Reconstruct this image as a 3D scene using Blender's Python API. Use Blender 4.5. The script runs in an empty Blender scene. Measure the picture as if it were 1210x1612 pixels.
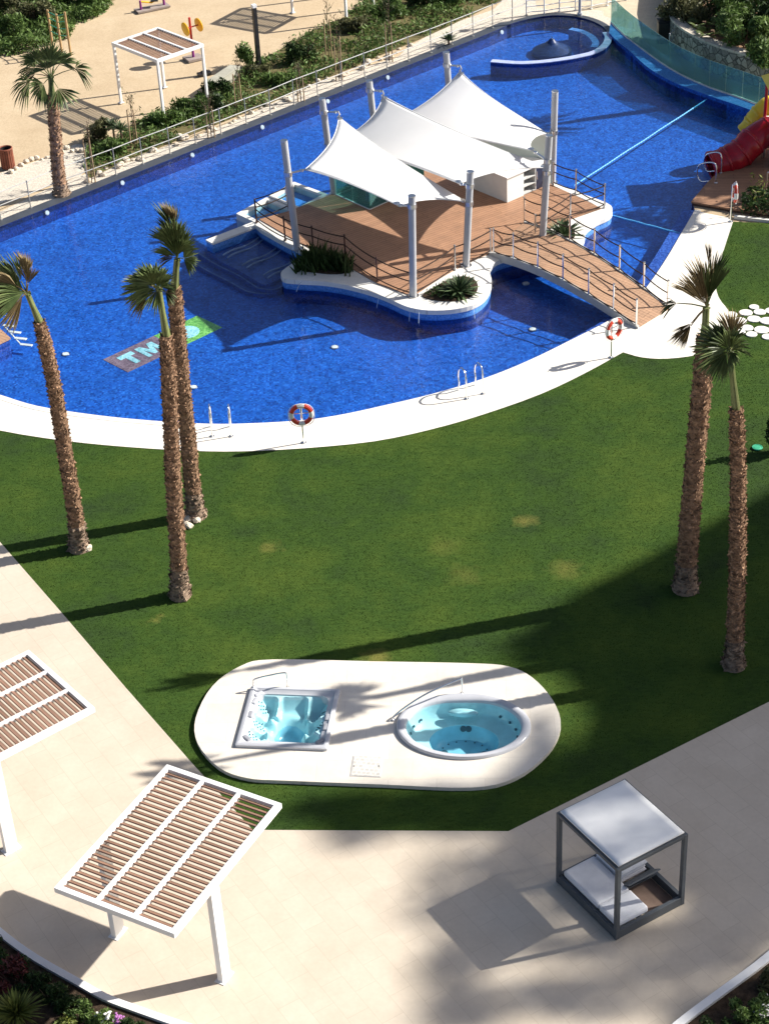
import bpy, bmesh, math, random
import numpy as np
from mathutils import Vector, Matrix, geometry
R_ = math.radians
rnd = random.Random(7)
nrs = np.random.RandomState(11)
scene = bpy.context.scene
COL = scene.collection

# ---------------------------------------------------------------- camera, light, exposure
FPX, PITCH, ROLL, CAMH = 2979.5, R_(33.9), R_(-3.257), 29.11
FW = Vector((0, math.cos(PITCH), -math.sin(PITCH)))
UPV = Vector((0, math.sin(PITCH), math.cos(PITCH)))
RT = Vector((1, 0, 0))
RX = RT * math.cos(ROLL) + UPV * math.sin(ROLL)
RY = -RT * math.sin(ROLL) + UPV * math.cos(ROLL)
cd = bpy.data.cameras.new('camera')
cam = bpy.data.objects.new('camera', cd)
COL.objects.link(cam)
m3 = Matrix((RX, RY, -FW)).transposed()
cam.matrix_world = Matrix.Translation((0, 0, CAMH)) @ m3.to_4x4()
cd.sensor_fit = 'VERTICAL'
cd.sensor_height = 24
cd.lens = 24 * FPX / 1612
cd.clip_end = 3000
cd.clip_start = 0.5
scene.camera = cam

SUN_AZ, SUN_EL = R_(12.0), R_(34.7)          # towards the sun, measured from +x
SHX, SHY = math.cos(SUN_AZ) / math.tan(SUN_EL), math.sin(SUN_AZ) / math.tan(SUN_EL)
w = bpy.data.worlds.new('World')
scene.world = w
w.use_nodes = True
nt = w.node_tree
sky = nt.nodes.new('ShaderNodeTexSky')
sky.sky_type = 'NISHITA'
sky.sun_disc = False
sky.air_density = 0.75
sky.dust_density = 2.0
sky.ozone_density = 0.7
sky.sun_elevation = SUN_EL
sky.sun_rotation = R_(90) - SUN_AZ
bg = nt.nodes['Background']
bg.inputs['Strength'].default_value = 0.068
nt.links.new(sky.outputs[0], bg.inputs['Color'])
sl = bpy.data.lights.new('sun', 'SUN')
sl.energy = 5.0
sl.angle = R_(0.53)
sl.color = (1.0, 0.95, 0.87)
so = bpy.data.objects.new('sun', sl)
COL.objects.link(so)
so.rotation_euler = Vector((-math.cos(SUN_AZ) * math.cos(SUN_EL), -math.sin(SUN_AZ) * math.cos(SUN_EL), -math.sin(SUN_EL))).to_track_quat('-Z', 'Y').to_euler()
scene.view_settings.view_transform = 'Standard'
scene.view_settings.look = 'None'
scene.view_settings.gamma = 1
scene.view_settings.exposure = 0.85

# ---------------------------------------------------------------- survey helpers (photo pixel -> metres)
def ray(u, v):
    return FW + RX * ((u - 605) / FPX) - RY * ((v - 806) / FPX)
def G(u, v, z=0.0):
    d = ray(u, v)
    t = (CAMH - z) / -d.z
    return Vector((d.x * t, d.y * t, z))
def RP(u, v, Y):
    d = ray(u, v)
    t = Y / d.y
    return Vector((d.x * t, Y, CAMH + d.z * t))
def g2(pts, z=0.0):
    return [G(u, v, z).xy for u, v in pts]
def smooth(pts, n=6, closed=False):
    P = [Vector(p) for p in pts]
    out = []
    N = len(P)
    rng = range(N) if closed else range(N - 1)
    for i in rng:
        p1, p2 = P[i], P[(i + 1) % N]
        p0 = P[i - 1] if (closed or i > 0) else p1 * 2 - p2
        p3 = P[(i + 2) % N] if (closed or i + 2 < N) else p2 * 2 - p1
        for k in range(n):
            t = k / n
            out.append(0.5 * ((2 * p1) + (p2 - p0) * t + (2 * p0 - 5 * p1 + 4 * p2 - p3) * t * t + (3 * p1 - p0 - 3 * p2 + p3) * t ** 3))
    if not closed:
        out.append(P[-1])
    return out
def inpoly(x, y, poly):
    x = np.asarray(x); y = np.asarray(y)
    c = np.zeros(x.shape, bool)
    n = len(poly)
    j = n - 1
    for i in range(n):
        xi, yi = poly[i][0], poly[i][1]
        xj, yj = poly[j][0], poly[j][1]
        if yi != yj:
            k = ((yi > y) != (yj > y)) & (x < (xj - xi) * (y - yi) / (yj - yi) + xi)
            c ^= k
        j = i
    return c
def area2(p):
    return sum(p[i - 1][0] * p[i][1] - p[i][0] * p[i - 1][1] for i in range(len(p))) / 2
def ccw(p):
    p = [Vector((q[0], q[1])) for q in p]
    return p if area2(p) > 0 else p[::-1]
def offset(line, d):
    """open polyline moved sideways (left of travel for d > 0)"""
    out = []
    for i, p in enumerate(line):
        a = line[max(0, i - 1)]
        b = line[min(len(line) - 1, i + 1)]
        t = (Vector(b[:2]) - Vector(a[:2])).normalized()
        out.append(Vector((p[0] - t.y * d, p[1] + t.x * d)))
    return out
def resample(line, step):
    L = [Vector(p) for p in line]
    ds = [0]
    for a, b in zip(L, L[1:]):
        ds.append(ds[-1] + (b - a).length)
    n = max(1, round(ds[-1] / step))
    out = []
    for k in range(n + 1):
        s = ds[-1] * k / n
        i = 0
        while i < len(L) - 2 and ds[i + 1] < s:
            i += 1
        f = (s - ds[i]) / max(1e-9, ds[i + 1] - ds[i])
        out.append(L[i].lerp(L[i + 1], f))
    return out

# ---------------------------------------------------------------- materials
MATS = {}
def ndz(m):
    return m.node_tree.nodes, m.node_tree.links
def base_mat(name, rough=0.6, spec=0.3, metal=0.0):
    m = bpy.data.materials.new(name)
    m.use_nodes = True
    b = m.node_tree.nodes['Principled BSDF']
    b.inputs['Roughness'].default_value = rough
    b.inputs['Specular IOR Level'].default_value = spec
    b.inputs['Metallic'].default_value = metal
    MATS[name] = m
    return m, b
def rgba(c):
    return (c[0], c[1], c[2], 1)
def pos_node(n, l, scale=(1, 1, 1), rot=0.0):
    g = n.new('ShaderNodeNewGeometry')
    mp = n.new('ShaderNodeMapping')
    mp.inputs['Scale'].default_value = scale
    mp.inputs['Rotation'].default_value = (0, 0, rot)
    l.new(g.outputs['Position'], mp.inputs['Vector'])
    return mp.outputs['Vector']
def noise(n, l, vec, scale, detail=4, rough=0.6):
    t = n.new('ShaderNodeTexNoise')
    t.inputs['Scale'].default_value = scale
    t.inputs['Detail'].default_value = detail
    t.inputs['Roughness'].default_value = rough
    l.new(vec, t.inputs['Vector'])
    return t.outputs['Fac']
def ramp(n, l, fac, stops):
    r = n.new('ShaderNodeValToRGB')
    els = r.color_ramp.elements
    while len(els) < len(stops):
        els.new(0.5)
    for e, (p, c) in zip(els, stops):
        e.position = p
        e.color = rgba(c)
    l.new(fac, r.inputs['Fac'])
    return r.outputs['Color']
def mixc(n, l, fac, a, b, mode='MIX'):
    x = n.new('ShaderNodeMix')
    x.data_type = 'RGBA'
    x.blend_type = mode
    for sock, v in ((x.inputs['Factor'], fac), (x.inputs['A'], a), (x.inputs['B'], b)):
        if isinstance(v, (int, float)):
            sock.default_value = v
        elif isinstance(v, tuple):
            sock.default_value = rgba(v)
        else:
            l.new(v, sock)
    return x.outputs['Result']
def bump(n, l, b, h, strength=0.3, dist=0.02):
    bp = n.new('ShaderNodeBump')
    bp.inputs['Strength'].default_value = strength
    bp.inputs['Distance'].default_value = dist
    l.new(h, bp.inputs['Height'])
    l.new(bp.outputs['Normal'], b.inputs['Normal'])
def M(name, c, rough=0.6, spec=0.3, metal=0.0, var=0.18, scale=3.0, bmp=0.0, bscale=40.0, island=0.0, c2=None):
    """noisy single-colour material; island: colour variation from loose piece to loose piece"""
    if name in MATS:
        return MATS[name]
    m, b = base_mat(name, rough, spec, metal)
    n, l = ndz(m)
    v = pos_node(n, l)
    f = noise(n, l, v, scale)
    lo = tuple(x * (1 - var) for x in c)
    hi = tuple(min(1, x * (1 + var)) for x in (c2 or c))
    col = ramp(n, l, f, [(0.3, lo), (0.7, hi)])
    if island:
        g = n.new('ShaderNodeNewGeometry')
        r = ramp(n, l, g.outputs['Random Per Island'], [(0, (1 - island,) * 3), (1, (1 + island,) * 3)])
        col = mixc(n, l, 1.0, col, r, 'MULTIPLY')
    l.new(col, b.inputs['Base Color'])
    if bmp:
        bump(n, l, b, noise(n, l, v, bscale, 6, 0.7), bmp, 0.03)
    return m

def tile_mat(name, c1, c2, mortar, bw, bh, rot=0.0, rough=0.6, msize=0.006, var=0.12, spec=0.3, stain=0.12):
    m, b = base_mat(name, rough, spec)
    n, l = ndz(m)
    v = pos_node(n, l, rot=rot)
    br = n.new('ShaderNodeTexBrick')
    br.inputs['Scale'].default_value = 1.0
    br.inputs['Color1'].default_value = rgba(c1)
    br.inputs['Color2'].default_value = rgba(c2)
    br.inputs['Mortar'].default_value = rgba(mortar)
    br.inputs['Mortar Size'].default_value = msize
    br.inputs['Mortar Smooth'].default_value = 0.3
    br.inputs['Brick Width'].default_value = bw
    br.inputs['Row Height'].default_value = bh
    l.new(v, br.inputs['Vector'])
    f = noise(n, l, v, 0.9, 6, 0.65)
    r = ramp(n, l, f, [(0.25, (1 - stain, 1 - stain * 1.15, 1 - stain * 1.35)), (0.75, (1.04, 1.04, 1.04))])
    col = mixc(n, l, 1.0, br.outputs['Color'], r, 'MULTIPLY')
    f2 = noise(n, l, v, 9, 5, 0.7)
    r2 = ramp(n, l, f2, [(0.3, (1 - var * 0.6,) * 3), (0.7, (1.03,) * 3)])
    col = mixc(n, l, 1.0, col, r2, 'MULTIPLY')
    l.new(col, b.inputs['Base Color'])
    bump(n, l, b, f2, 0.12, 0.01)
    return m

def plank_mat(name, c, pitch, rot, var=0.2):
    m, b = base_mat(name, 0.6, 0.25)
    n, l = ndz(m)
    v = pos_node(n, l, rot=rot)
    br = n.new('ShaderNodeTexBrick')
    br.inputs['Scale'].default_value = 1.0
    br.inputs['Color1'].default_value = rgba(tuple(x * (1 + var) for x in c))
    br.inputs['Color2'].default_value = rgba(tuple(x * (1 - var) for x in c))
    br.inputs['Mortar'].default_value = rgba(tuple(x * 0.45 for x in c))
    br.inputs['Mortar Size'].default_value = 0.008
    br.inputs['Brick Width'].default_value = 2.2
    br.inputs['Row Height'].default_value = pitch
    l.new(v, br.inputs['Vector'])
    f = noise(n, l, v, 2.5, 5, 0.7)
    r = ramp(n, l, f, [(0.3, (0.82, 0.82, 0.82)), (0.75, (1.12, 1.1, 1.06))])
    l.new(mixc(n, l, 1.0, br.outputs['Color'], r, 'MULTIPLY'), b.inputs['Base Color'])
    bump(n, l, b, br.outputs['Fac'], -0.3, 0.01)
    return m

def mosaic_mat(name, cols, cell=0.055, rough=0.35, big=0.25, spec=0.4):
    """small glass mosaic: a random shade from tile to tile, plus slow drift"""
    m, b = base_mat(name, rough, spec)
    n, l = ndz(m)
    v = pos_node(n, l)
    vo = n.new('ShaderNodeTexVoronoi')
    vo.inputs['Scale'].default_value = 1 / cell
    vo.inputs['Randomness'].default_value = 0.35
    l.new(v, vo.inputs['Vector'])
    sp = n.new('ShaderNodeSeparateColor')
    l.new(vo.outputs['Color'], sp.inputs['Color'])
    k = len(cols)
    col = ramp(n, l, sp.outputs[0], [(i / (k - 1), c) for i, c in enumerate(cols)])
    f = noise(n, l, v, 0.35, 5, 0.6)
    r = ramp(n, l, f, [(0.3, (1 - big,) * 3), (0.7, (1 + big * 0.5,) * 3)])
    l.new(mixc(n, l, 1.0, col, r, 'MULTIPLY'), b.inputs['Base Color'])
    return m

def leaf_mat(name, c, c2, isl=0.45, rough=0.55, trans=0.25):
    m, b = base_mat(name, rough, 0.25)
    n, l = ndz(m)
    v = pos_node(n, l)
    f = noise(n, l, v, 1.6, 3)
    col = ramp(n, l, f, [(0.35, c), (0.68, c2)])
    g = n.new('ShaderNodeNewGeometry')
    r = ramp(n, l, g.outputs['Random Per Island'], [(0, (1 - isl,) * 3), (1, (1 + isl,) * 3)])
    col = mixc(n, l, 1.0, col, r, 'MULTIPLY')
    l.new(col, b.inputs['Base Color'])
    tr = n.new('ShaderNodeBsdfTranslucent')
    l.new(col, tr.inputs['Color'])
    mx = n.new('ShaderNodeMixShader')
    mx.inputs[0].default_value = trans
    l.new(b.outputs[0], mx.inputs[1])
    l.new(tr.outputs[0], mx.inputs[2])
    l.new(mx.outputs[0], n['Material Output'].inputs['Surface'])
    return m

def schlick(n, l, f0, normal=None):
    """surface reflectance from the angle of view, the same from both faces"""
    g = n.new('ShaderNodeNewGeometry')
    d = n.new('ShaderNodeVectorMath')
    d.operation = 'DOT_PRODUCT'
    l.new(g.outputs['Incoming'], d.inputs[0])
    l.new(normal if normal is not None else g.outputs['Normal'], d.inputs[1])
    def mth(op, a, b_=None, c=None):
        x = n.new('ShaderNodeMath')
        x.operation = op
        for i, q in enumerate((a, b_, c)):
            if q is None: continue
            if isinstance(q, (int, float)): x.inputs[i].default_value = q
            else: l.new(q, x.inputs[i])
        return x.outputs[0]
    c = mth('ABSOLUTE', d.outputs['Value'])
    p = mth('POWER', mth('MAXIMUM', mth('SUBTRACT', 1.0, c), 0.0), 5.0)
    return mth('MULTIPLY_ADD', p, 1 - f0, f0)
def water_mat(name, tint, wave=3.0, strength=0.12, caustic=0.35, rough=0.03, cscale=3.2):
    m = bpy.data.materials.new(name)
    m.use_nodes = True
    n, l = ndz(m)
    n.remove(n['Principled BSDF'])
    v = pos_node(n, l)
    nz = n.new('ShaderNodeTexNoise')
    nz.inputs['Scale'].default_value = wave
    nz.inputs['Detail'].default_value = 4
    nz.inputs['Distortion'].default_value = 0.6
    l.new(v, nz.inputs['Vector'])
    bp = n.new('ShaderNodeBump')
    bp.inputs['Strength'].default_value = strength
    bp.inputs['Distance'].default_value = 0.05
    l.new(nz.outputs['Fac'], bp.inputs['Height'])
    fr = schlick(n, l, 0.02, bp.outputs['Normal'])
    gl = n.new('ShaderNodeBsdfGlossy')
    gl.inputs['Roughness'].default_value = rough
    l.new(bp.outputs['Normal'], gl.inputs['Normal'])
    tr = n.new('ShaderNodeBsdfTransparent')
    # caustic light of the ripples, painted as a cell net into the transmission colour
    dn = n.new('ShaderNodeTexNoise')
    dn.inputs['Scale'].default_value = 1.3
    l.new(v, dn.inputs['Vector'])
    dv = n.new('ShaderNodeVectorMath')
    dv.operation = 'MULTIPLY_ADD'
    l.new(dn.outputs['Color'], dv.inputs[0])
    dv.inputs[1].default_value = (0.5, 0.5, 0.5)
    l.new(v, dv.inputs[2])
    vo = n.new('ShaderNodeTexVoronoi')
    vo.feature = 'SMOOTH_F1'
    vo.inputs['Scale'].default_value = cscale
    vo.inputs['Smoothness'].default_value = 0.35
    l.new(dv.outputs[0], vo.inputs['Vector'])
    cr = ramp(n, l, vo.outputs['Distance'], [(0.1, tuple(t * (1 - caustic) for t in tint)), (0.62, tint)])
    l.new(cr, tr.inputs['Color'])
    mx = n.new('ShaderNodeMixShader')
    l.new(fr, mx.inputs[0])
    l.new(tr.outputs[0], mx.inputs[1])
    l.new(gl.outputs[0], mx.inputs[2])
    l.new(mx.outputs[0], n['Material Output'].inputs['Surface'])
    MATS[name] = m
    return m
def glass_mat(name, tint, ior=1.45, rough=0.02, haze=0.0, hazecol=(0.5, 0.7, 0.68)):
    m = bpy.data.materials.new(name)
    m.use_nodes = True
    n, l = ndz(m)
    n.remove(n['Principled BSDF'])
    fr = schlick(n, l, ((ior - 1) / (ior + 1)) ** 2)
    gl = n.new('ShaderNodeBsdfGlossy')
    gl.inputs['Roughness'].default_value = rough
    tr = n.new('ShaderNodeBsdfTransparent')
    tr.inputs['Color'].default_value = rgba(tint)
    df = n.new('ShaderNodeBsdfDiffuse')
    v = pos_node(n, l)
    l.new(ramp(n, l, noise(n, l, v, 2.0), [(0.3, tuple(x * 0.8 for x in hazecol)), (0.7, hazecol)]), df.inputs['Color'])
    m0 = n.new('ShaderNodeMixShader')
    m0.inputs[0].default_value = haze
    l.new(tr.outputs[0], m0.inputs[1])
    l.new(df.outputs[0], m0.inputs[2])
    mx = n.new('ShaderNodeMixShader')
    l.new(fr, mx.inputs[0])
    l.new(m0.outputs[0], mx.inputs[1])
    l.new(gl.outputs[0], mx.inputs[2])
    l.new(mx.outputs[0], n['Material Output'].inputs['Surface'])
    MATS[name] = m
    return m

# ---------------------------------------------------------------- mesh builder
class MB:
    def __init__(s):
        s.v = []; s.f = []
    def add(s, vs, fs):
        o = len(s.v)
        s.v += [tuple(x) for x in vs]
        s.f += [tuple(i + o for i in f) for f in fs]
        return s
    def box(s, c, size, mat=None):
        hx, hy, hz = size[0] / 2, size[1] / 2, size[2] / 2
        vs = [Vector((x * hx, y * hy, z * hz)) for z in (-1, 1) for y in (-1, 1) for x in (-1, 1)]
        if mat is not None:
            vs = [mat @ q for q in vs]
        vs = [q + Vector(c) for q in vs]
        return s.add(vs, [(0, 2, 3, 1), (4, 5, 7, 6), (0, 1, 5, 4), (1, 3, 7, 5), (3, 2, 6, 7), (2, 0, 4, 6)])
    def beam(s, a, b, wd, ht, up=Vector((0, 0, 1))):
        a, b = Vector(a), Vector(b)
        d = (b - a)
        L = d.length
        d = d / L
        sd = d.cross(up)
        if sd.length < 1e-4:
            sd = d.cross(Vector((1, 0, 0)))
        sd.normalize()
        u = sd.cross(d).normalized()
        mt = Matrix((sd, d, u)).transposed()
        return s.box((a + b) / 2, (wd, L, ht), mt)
    def tube(s, pts, r, n=8, cap=True):
        pts = [Vector(p) for p in pts]
        rs = r if isinstance(r, (list, tuple)) else [r] * len(pts)
        o = len(s.v)
        prev = None
        for i, p in enumerate(pts):
            t = (pts[min(i + 1, len(pts) - 1)] - pts[max(i - 1, 0)])
            if t.length < 1e-9:
                t = Vector((0, 0, 1))
            t.normalize()
            if prev is None:
                a = t.cross(Vector((0, 0, 1)))
                if a.length < 0.05:
                    a = t.cross(Vector((1, 0, 0)))
            else:
                a = prev - t * prev.dot(t)
            a.normalize()
            prev = a
            b = t.cross(a)
            for k in range(n):
                q = 2 * math.pi * k / n
                s.v.append(tuple(p + (a * math.cos(q) + b * math.sin(q)) * rs[i]))
        for i in range(len(pts) - 1):
            for k in range(n):
                a0 = o + i * n + k
                a1 = o + i * n + (k + 1) % n
                s.f.append((a0, a1, a1 + n, a0 + n))
        if cap:
            s.f.append(tuple(o + k for k in range(n))[::-1])
            s.f.append(tuple(o + (len(pts) - 1) * n + k for k in range(n)))
        return s
    def cyl(s, a, b, r, r2=None, n=12):
        return s.tube([a, b], [r, r if r2 is None else r2], n)
    def sheet(s, outline, z, holes=()):
        loops = [[Vector((p[0], p[1], 0)) for p in outline]] + [[Vector((p[0], p[1], 0)) for p in h] for h in holes]
        flat = [p for lp in loops for p in lp]
        tris = geometry.tessellate_polygon(loops)
        fs = []
        for t in tris:
            a, b, c = (flat[i] for i in t)
            fs.append(tuple(t) if (b - a).cross(c - a).z > 0 else tuple(t)[::-1])
        return s.add([(p.x, p.y, z) for p in flat], fs)
    def prism(s, outline, z0, z1, top=True, bottom=True):
        P = ccw(outline)
        n = len(P)
        o = len(s.v)
        s.v += [(p.x, p.y, z0) for p in P] + [(p.x, p.y, z1) for p in P]
        for i in range(n):
            j = (i + 1) % n
            s.f.append((o + i, o + j, o + n + j, o + n + i))
        if top:
            s.sheet(P, z1)
        if bottom:
            k = len(s.f)
            s.sheet(P, z0)
            s.f[k:] = [f[::-1] for f in s.f[k:]]
        return s
    def ribbon(s, la, lb, za, zb):
        """band between two open polylines of equal length"""
        n = len(la)
        o = len(s.v)
        s.v += [(p[0], p[1], za) for p in la] + [(p[0], p[1], zb) for p in lb]
        s.f += [(o + i, o + i + 1, o + n + i + 1, o + n + i) for i in range(n - 1)]
        return s
    def wall(s, line, thick, z0, z1, closed=False):
        """a wall of constant thickness along a polyline (z0, z1 numbers)"""
        a, b = offset(line, thick / 2), offset(line, -thick / 2)
        n = len(line)
        o = len(s.v)
        for L, z in ((a, z0), (b, z0), (b, z1), (a, z1)):
            s.v += [(p.x, p.y, z) for p in L]
        for i in range(n - 1):
            for k in range(4):
                k2 = (k + 1) % 4
                s.f.append((o + k * n + i, o + k * n + i + 1, o + k2 * n + i + 1, o + k2 * n + i))
        s.f.append((o, o + n, o + 2 * n, o + 3 * n))
        s.f.append((o + n - 1, o + 4 * n - 1, o + 3 * n - 1, o + 2 * n - 1))
        return s
    def lathe(s, prof, c=(0, 0, 0), n=24, sx=1.0, sy=1.0, rot=0.0):
        o = len(s.v)
        for r, z in prof:
            for k in range(n):
                a = 2 * math.pi * k / n
                x, y = r * math.cos(a) * sx, r * math.sin(a) * sy
                s.v.append((c[0] + x * math.cos(rot) - y * math.sin(rot), c[1] + x * math.sin(rot) + y * math.cos(rot), c[2] + z))
        for i in range(len(prof) - 1):
            for k in range(n):
                k2 = (k + 1) % n
                s.f.append((o + i * n + k, o + i * n + k2, o + (i + 1) * n + k2, o + (i + 1) * n + k))
        if prof[0][0] > 1e-6:
            s.f.append(tuple(o + k for k in range(n))[::-1])
        if prof[-1][0] > 1e-6:
            s.f.append(tuple(o + (len(prof) - 1) * n + k for k in range(n)))
        return s
    def torus(s, c, ax, R, r, n=28, m=10, a0=0.0, a1=2 * math.pi):
        ax = Vector(ax).normalized()
        u = ax.cross(Vector((0, 0, 1)))
        if u.length < 0.01:
            u = Vector((1, 0, 0))
        u.normalize()
        v = ax.cross(u)
        full = abs(a1 - a0 - 2 * math.pi) < 1e-6
        N = n if full else n + 1
        o = len(s.v)
        for i in range(N):
            a = a0 + (a1 - a0) * i / n
            d = u * math.cos(a) + v * math.sin(a)
            for k in range(m):
                b = 2 * math.pi * k / m
                s.v.append(tuple(Vector(c) + d * (R + r * math.cos(b)) + ax * (r * math.sin(b))))
        for i in range(n):
            i2 = (i + 1) % N
            for k in range(m):
                k2 = (k + 1) % m
                s.f.append((o + i * m + k, o + i2 * m + k, o + i2 * m + k2, o + i * m + k2))
        return s
    def leaves(s, P, size, up=0.35, el=1.7):
        """one diamond leaf at each point"""
        for p in P:
            a = Vector((rnd.gauss(0, 1), rnd.gauss(0, 1), rnd.gauss(0, 1) + up)).normalized()
            b = a.orthogonal().normalized()
            b = Matrix.Rotation(rnd.uniform(0, 6.28), 3, a) @ b
            c = a.cross(b)
            k = size * rnd.uniform(0.6, 1.4)
            o = len(s.v)
            p = Vector(p)
            s.v += [tuple(p - b * k * el), tuple(p + c * k * 0.5), tuple(p + b * k * el), tuple(p - c * k * 0.5)]
            s.f.append((o, o + 1, o + 2, o + 3))
        return s
    def build(s, name, mat, parent=None, smooth_=False, bevel=0.0):
        me = bpy.data.meshes.new(name)
        me.from_pydata(s.v, [], s.f)
        me.validate()
        if smooth_:
            me.polygons.foreach_set('use_smooth', [True] * len(me.polygons))
            me.set_sharp_from_angle(angle=R_(50))
        me.materials.append(mat)
        o = bpy.data.objects.new(name, me)
        COL.objects.link(o)
        if parent is not None:
            o.parent = parent
            o.matrix_parent_inverse = wm(parent).inverted()
        if bevel:
            bv = o.modifiers.new('bevel', 'BEVEL')
            bv.width = bevel
            bv.segments = 2
            bv.limit_method = 'ANGLE'
        return o
def wm(o):
    """world matrix without a depsgraph update"""
    m = o.matrix_basis.copy()
    if o.parent:
        m = wm(o.parent) @ o.matrix_parent_inverse @ m
    return m
def tag(o, label=None, cat=None, group=None, kind=None):
    if label: o['label'] = label
    if cat: o['category'] = cat
    if group: o['group'] = group
    if kind: o['kind'] = kind
    return o
def thing(name, label, cat, loc=(0, 0, 0), rz=0.0, group=None):
    o = bpy.data.objects.new(name, None)
    COL.objects.link(o)
    o.location = loc
    o.rotation_euler = (0, 0, rz)
    o.empty_display_size = 0.2
    return tag(o, label, cat, group)
def struct(name, mb, mat, label=None, **k):
    o = mb.build(name, mat, **k)
    return tag(o, label, None, None, 'structure')
def dup(src, loc, rz=None, label=None, group=None):
    def cp(o, par):
        c = o.copy()
        COL.objects.link(c)
        c.parent = par
        for ch in [x for x in bpy.data.objects if x.parent == o]:
            cp(ch, c)
        return c
    r = cp(src, None)
    r.location = loc
    if rz is not None:
        r.rotation_euler = (0, 0, rz)
    if label: r['label'] = label
    if group: r['group'] = group
    return r

WHITE = M('white_paint', (0.78, 0.78, 0.77), 0.4, 0.4, var=0.04, scale=2)
STEEL = M('brushed_steel', (0.62, 0.62, 0.62), 0.28, 0.5, 1.0, var=0.06)
GREYMETAL = M('grey_powder_coat', (0.33, 0.34, 0.36), 0.4, 0.4, var=0.08)
ANTHRA = M('anthracite_metal', (0.075, 0.085, 0.095), 0.45, 0.4, var=0.12)
SOIL = M('dark_soil', (0.055, 0.038, 0.026), 0.95, 0.1, var=0.5, scale=9, bmp=0.8, bscale=30)
ROPE = M('brown_rope', (0.035, 0.022, 0.018), 0.8, 0.2)
CHROME = M('polished_steel', (0.8, 0.8, 0.8), 0.12, 0.5, 1.0, var=0.03)
BLACK = M('black_plastic', (0.018, 0.018, 0.02), 0.45, 0.4)
PETROCK = M('pale_rock', (0.46, 0.40, 0.32), 0.9, 0.2, var=0.3, scale=7, bmp=0.6, bscale=14, island=0.25)
#@@SETTING
# ---------------------------------------------------------------- the setting
WL = -0.05                       # water level
FLOOR = -0.60                    # visible depth of the pool floor
near = smooth(g2([(0, 622), (60, 640), (150, 654), (240, 663), (330, 668), (400, 667), (480, 662), (540, 653), (600, 640), (680, 621), (760, 597), (830, 569), (900, 535), (965, 501), (997, 475), (1020, 449), (1048, 408), (1075, 362), (1093, 331)]), 4)
deckside = g2([(1088, 318), (1112, 289), (1140, 262), (1172, 234), (1205, 207), (1240, 187)])
ledge_in = smooth(g2([(1215, 190), (1191, 182), (1154, 169), (1110, 154), (1058, 134), (1020, 112), (991, 86), (970, 69), (958, 56)]), 4)
ledge_out = smooth(g2([(1245, 190), (1203, 175), (1162, 160), (1113, 143), (1069, 123), (1035, 102), (991, 69), (972, 52), (960, 40)]), 4)
roundend = smooth(g2([(958, 54), (946, 40), (920, 29), (886, 24), (850, 26), (808, 36), (770, 52)]), 4)
bk0, bk1 = G(770, 52).xy, G(0, 357).xy
bdir = (bk1 - bk0).normalized()
bnor = Vector((bdir.y, -bdir.x))           # pointing away from the pool
if bnor.y < 0: bnor = -bnor
backline = [bk0.lerp(bk1, t / 8) for t in range(9)] + [bk1 + bdir * 3.5]
leftend = smooth([backline[-1], Vector((-17.6, 58.4)), Vector((-17.6, 56.0)), Vector((-16.3, 53.9)), Vector((-14.2, 52.2)), near[0]], 4)
pool = near + deckside + ledge_in[2:] + roundend[1:] + backline[1:] + leftend[1:-1]

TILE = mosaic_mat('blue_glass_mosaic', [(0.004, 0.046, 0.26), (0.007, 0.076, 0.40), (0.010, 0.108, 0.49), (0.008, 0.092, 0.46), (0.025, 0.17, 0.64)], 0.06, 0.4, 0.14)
TILE2 = mosaic_mat('violet_blue_mosaic', [(0.008, 0.04, 0.22), (0.015, 0.07, 0.36), (0.04, 0.13, 0.50)], 0.05, 0.5, 0.15)
TILE3 = mosaic_mat('light_blue_mosaic', [(0.06, 0.20, 0.52), (0.09, 0.27, 0.66), (0.13, 0.33, 0.74)], 0.05, 0.5, 0.15)
RIMMAT = tile_mat('white_coping', (0.74, 0.73, 0.69), (0.70, 0.69, 0.65), (0.6, 0.58, 0.53), 0.6, 0.4, 0.4, 0.6, 0.004, 0.08, stain=0.1)
DECKMAT = tile_mat('pale_deck_stone', (0.83, 0.79, 0.72), (0.79, 0.75, 0.67), (0.68, 0.64, 0.57), 0.9, 0.45, 0.5, 0.65, 0.004, 0.08, stain=0.1)
PLAZAMAT = tile_mat('cream_stone_paving', (0.605, 0.53, 0.432), (0.582, 0.507, 0.41), (0.50, 0.43, 0.34), 1.0, 0.5, R_(59), 0.6, 0.006, 0.07, stain=0.11)
PAVEMAT = tile_mat('sandy_paving', (0.62, 0.53, 0.39), (0.58, 0.49, 0.36), (0.5, 0.42, 0.3), 0.4, 0.2, 0.3, 0.8, 0.01, 0.15)
WOOD = plank_mat('composite_decking', (0.35, 0.20, 0.125), 0.14, R_(-33), 0.06)
WOODB = plank_mat('bridge_decking', (0.41, 0.255, 0.165), 0.14, R_(37), 0.06)
WOODR = plank_mat('slide_decking', (0.30, 0.17, 0.105), 0.14, R_(8), 0.08)
SAND = None
def sand_mat():
    m, b = base_mat('sandy_ground', 0.95, 0.1)
    n, l = ndz(m)
    v = pos_node(n, l)
    c = ramp(n, l, noise(n, l, v, 0.5, 8, 0.65), [(0.3, (0.47, 0.365, 0.24)), (0.7, (0.56, 0.45, 0.31))])
    r = ramp(n, l, noise(n, l, v, 14, 6, 0.75), [(0.3, (0.8, 0.78, 0.75)), (0.7, (1.1, 1.1, 1.1))])
    l.new(mixc(n, l, 1.0, c, r, 'MULTIPLY'), b.inputs['Base Color'])
    bump(n, l, b, noise(n, l, v, 20, 6, 0.8), 0.5, 0.02)
    return m
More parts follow.
